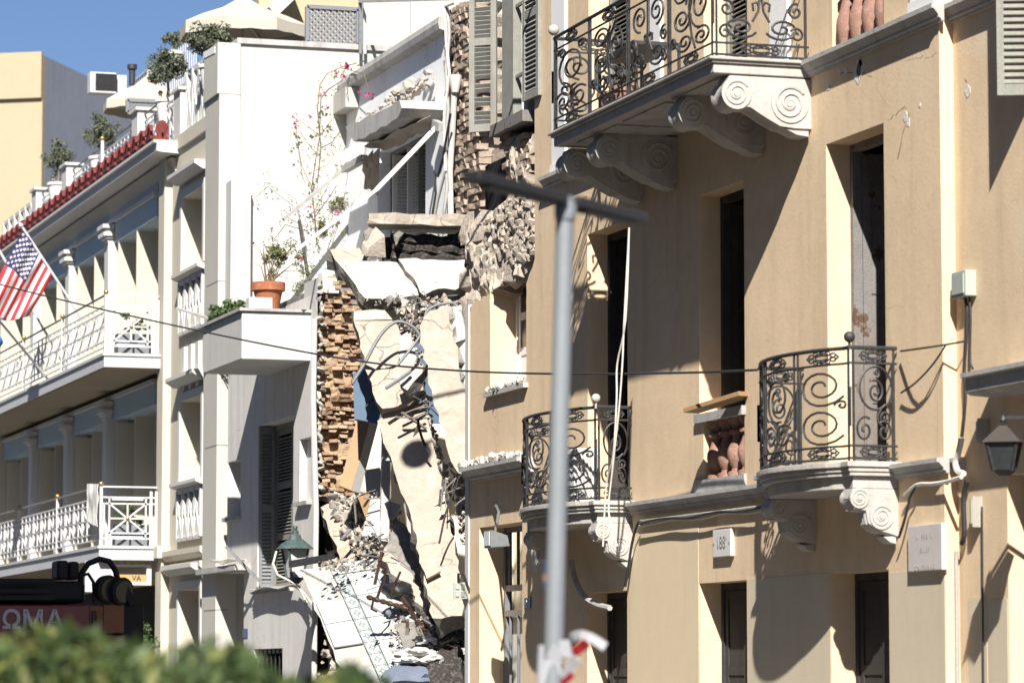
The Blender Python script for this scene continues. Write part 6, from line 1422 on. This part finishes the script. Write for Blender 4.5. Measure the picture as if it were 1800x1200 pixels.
# main street cable
pts=[(-60,482),(0,500),(185,545),(450,602),(650,637),(820,652),(1000,657),(1200,655),(1332,650)]
P=[atD(a,b,58-(a+60)/1392*21.5) for a,b in pts]; sm=[]
for k in range(len(P)-1):
    p0=P[max(k-1,0)];p1=P[k];p2=P[k+1];p3=P[min(k+2,len(P)-1)]
    for t in range(8):
        t/=8; sm.append(.5*((2*p1)+(p2-p0)*t+(2*p0-5*p1+4*p2-p3)*t*t+(3*p1-p0-3*p2+p3)*t**3))
sm.append(P[-1]); q=MB(); q.tube(sm,.013,6); q.build('street_cable',CABLE,label='long black cable sagging across the whole street front',cat='cable',smooth=True)
# hedge in the foreground
HG=thing('hedge','out of focus green hedge along the bottom left foreground','hedge',(2.4,11.4,0)); rg=random.Random(61)
LH=mat('hedge_leaves',(.065,.10,.028),.55,.35,8,0,10,(.15,.16,.05),.6); LHD=mat('hedge_dark_leaves',(.035,.06,.018),.6,.3,8,0,10)
q=MB(); q2=MB()
prof=[(-120,1118),(0,1122),(60,1112),(110,1092),(150,1112),(200,1135),(250,1140),(300,1150),(340,1130),(400,1126),(445,1150),(490,1185),(560,1200),(610,1172),(650,1190),(700,1215)]
def topy(a):
    for (x0,y0),(x1,y1) in zip(prof,prof[1:]):
        if x0<=a<=x1: return y0+(y1-y0)*(a-x0)/(x1-x0)
    return 1210
LH2=mat('hedge_yellow_leaves',(.15,.16,.05),.55,.3,8,0,10)
q3=MB()
for i in range(4600):
    a=rg.uniform(-115,700); D=rg.uniform(10.5,12.5); t=rg.random()**1.5; b=topy(a)+8+14*noise.noise(Vector((a*.03,D*2,0)))+rg.uniform(-14,16)+t*420; p=atD(a,b,D)
    if p.z<.1: continue
    u_=Vector((rg.gauss(0,.6),rg.gauss(0,.5),rg.uniform(.1,1))).normalized(); v_=u_.orthogonal().normalized(); v_=v_*math.cos(i)+u_.cross(v_)*math.sin(i); L=rg.uniform(.06,.12); W=L*.34
    kk=noise.noise(Vector((a*.02,D*1.5,b*.02)))+rg.uniform(-.45,.45)
    (q2 if kk<.0 else (q3 if kk>.42 else q)).add([p-u_*L/2,p+v_*W/2,p+u_*L/2,p-v_*W/2],[(0,1,2,3)])
for k in range(60):
    a=rg.uniform(-100,680); p=atD(a,topy(a)+rg.uniform(10,50),rg.uniform(10.6,12.3)); q2.tube([Vector((p.x,p.y,.0)),p.lerp(Vector((p.x,p.y,0)),.4)+Vector((rg.uniform(-.08,.08),0,0)),p],.008,4)
q.build('leaves',LH,HG,fix=False); q3.build('yellow_leaves',LH2,HG,fix=False); q2.build('dark_leaves',LHD,HG,fix=False)  # leaves split by noise into green, yellow and dark
# fire engine
YT_=40.0
FE=thing('fire_engine','dark red fire engine with black roof gear behind the hedge','fire engine',(onY(120,1190,YT_).x,YT_+3,0))
FRD=mat('fire_engine_red',(.16,.01,.012),.3,.1,2,.02,20,spec=.5); FBK=mat('black_rubber',(.012,.012,.013),.6,.2,4,.1,30); FSI=mat('reflective_silver',(.45,.46,.50),.4,.05,3,0); FWD=mat('brown_plywood',(.22,.10,.055),.6,.2,3,.15,30)
def fbx(l,r,t,b,dy0,dy1,m,name,bev=.02): p=onY(l,t,YT_+dy0);r_=onY(r,b,YT_+dy0); q=MB(); q.box(p.x,r_.x,YT_+dy0,YT_+dy1,r_.z if b<2000 else .45,p.z); return q.build(name,m,FE,bevel=bev)
fbx(-190,156,1060,3000,.0,6.5,FRD,'body'); fbx(-188,150,1018,1059,.15,2.2,FBK,'roof_box',.05)
for t in (1020,1038,1050): p=onY(-180,t,YT_-.05);r_=onY(95,t,YT_-.05); q=MB(); q.bar(p,r_,.05,.05); q.build('roof_rail',FBK,FE)
fbx(101,120,984,1018,.1,.5,FBK,'beacon',.03); fbx(122,139,986,1018,.12,.5,FBK,'beacon',.03)
for cx,cy_ in ((178,1033),(203,1037)):
    c=onY(cx,cy_,YT_+.05); q=MB(); q.lathe(c+Vector((0,.05,0)),[(.06,0),(.15,.06),(.165,.14),(.155,.16),(.13,.165)],18,axis=(.45,-.85,-.1)); L_=q.build('floodlight',FBK,FE,smooth=True)
    q=MB(); q.lathe(c+Vector((.075,-.095,-.017)),[(.125,0),(.125,.012)],18,axis=(.45,-.85,-.1)); q.build('lens',GLASSD,L_)
q=MB(); q.tube([onY(141,1030,YT_+.2),onY(143,1008,YT_+.2),onY(155,990,YT_+.2),(onY(175,982,YT_+.2)),onY(192,986,YT_+.2),onY(203,1002,YT_+.2),onY(207,1020,YT_+.2)],.035,8); q.build('hose',FBK,FE,smooth=True)
q=MB(); q.tube([onY(140,1012,YT_),onY(155,1008,YT_),onY(164,1022,YT_),onY(166,1058,YT_)],.02,6); q.build('hose',FBK,FE,smooth=True)
fbx(157,234,1061,3000,.05,6.4,FBK,'locker_body'); 
for l,r,t,b in ((158,180,1064,1200),(182,218,1062,1112),(182,218,1116,1200)): fbx(l,r,t,b,-.02,.045,FWD,'locker_panel',.01)
for l,r,t,b in ((161,170,1073,1108),(161,170,1114,1160)): fbx(l,r,t,b,-.035,-.021,BRN,'locker_inset',.006)
q=MB(); q.bar(onY(216,1024,YT_),onY(233,1062,YT_),.08,.08); q.build('ladder_end',FBK,FE)
for k in range(2):
    xx=onY(-150+k*330,1190,YT_).x
    for yy in (YT_+1.2,YT_+5.2): q=MB(); q.lathe((xx-.15 if k else xx-.1,yy,.48),[(.2,0),(.47,.0),(.48,.05),(.48,.22),(.47,.27),(.2,.27)],22,axis=(1,0,0)); q.build('wheel',FBK,FE,smooth=True)
for ch,pxc in (('Ω',20),('Μ',58),('Α',96)):
    text(ch,onY(pxc,1090,YT_-.012),.29,FACE_Y,FSI,FE,bold=True)
# unseen plane tree added out of frame to shade the fire engine
PLT=thing('added_shade_tree','tall plane tree left of the view, shading the fire engine','tree',(.3,23.4,0)); rg=random.Random(90)
q=MB(); q.tube([(.3,23.4,0),(.35,23.3,6),(.5,23.4,12),(.5,23.4,17)],.38,10,taper=lambda t:1-.7*t); q.build('trunk',BARK,PLT,smooth=True)
q=MB()
for k in range(18):
    cc=(.6+rg.gauss(0,1.3),22.8+rg.gauss(0,1.3),18.0+rg.gauss(0,.8)); leafcloud(q,cc,2.2,2.2,1.3,900,.42,rg,long=1.3)
q.build('crown',LEAFG,PLT,fix=False)
for k in range(8):
    a=k*.785; q=MB(); q.tube([(.45,23.4,11+k*.5),(.5+1.2*math.cos(a),23.4+1.2*math.sin(a),15),(.5+2.2*math.cos(a),23.4+2.2*math.sin(a),17.5)],.1,6,taper=lambda t:1-.6*t); q.build('limb',BARK,PLT)
# unseen globe lamp added above the frame to cast the slab's round shadow
c=onY(733,815,yLE+2.95)-SUN*(6.4/.667)
BL=thing('added_shadow_globe','round globe lamp on a bracket high on the ochre building','lamp',c); q=MB(); q.ball(c,.235,14); q.build('shadow_globe',LGL,BL,smooth=True)
q=MB(); q.tube([c+Vector((0,0,.12)),c+Vector((.3,0,.2)),(XW,c.y,c.z+.3)],.03,8); q.build('globe_bracket',IRONG,BL,smooth=True)
# houses across the street (behind and left of the camera's view)
OPP=mat('opposite_facade',(.30,.27,.23),.9,.1,.5,.1,20)
for k,(a,b,h,lab) in enumerate(((-45,-8,17,'plain facade across the street behind the camera'),(-7.9,30,20,'tall plain facade across the street left of the camera'),(30.1,75,18,'plain facade across the street opposite the collapsed house'))):
    T=thing('opposite_house',lab,'building',(-16,(a+b)/2,0)); q=MB(); ops=[]
    for f in range(5):
        for w in range(int((b-a)/4)): ops.append((a+1.4+w*4,a+2.8+w*4,1+f*3.4,3.2+f*3.4,.25))
    x=-11; qq=MB(); wall_open(qq,x,a,b,0,h,[o for o in ops if o[3]<h-.5],.0)
    qq.build('wall',OPP,T); q.box(x-9,x-.3,a,b,0,h); q.build('inner_block',DARK,T); q=MB(); q.box(x-9.1,x+.4,a-.0,b,h+.01,h+.4); q.build('roof',STONEG,T)
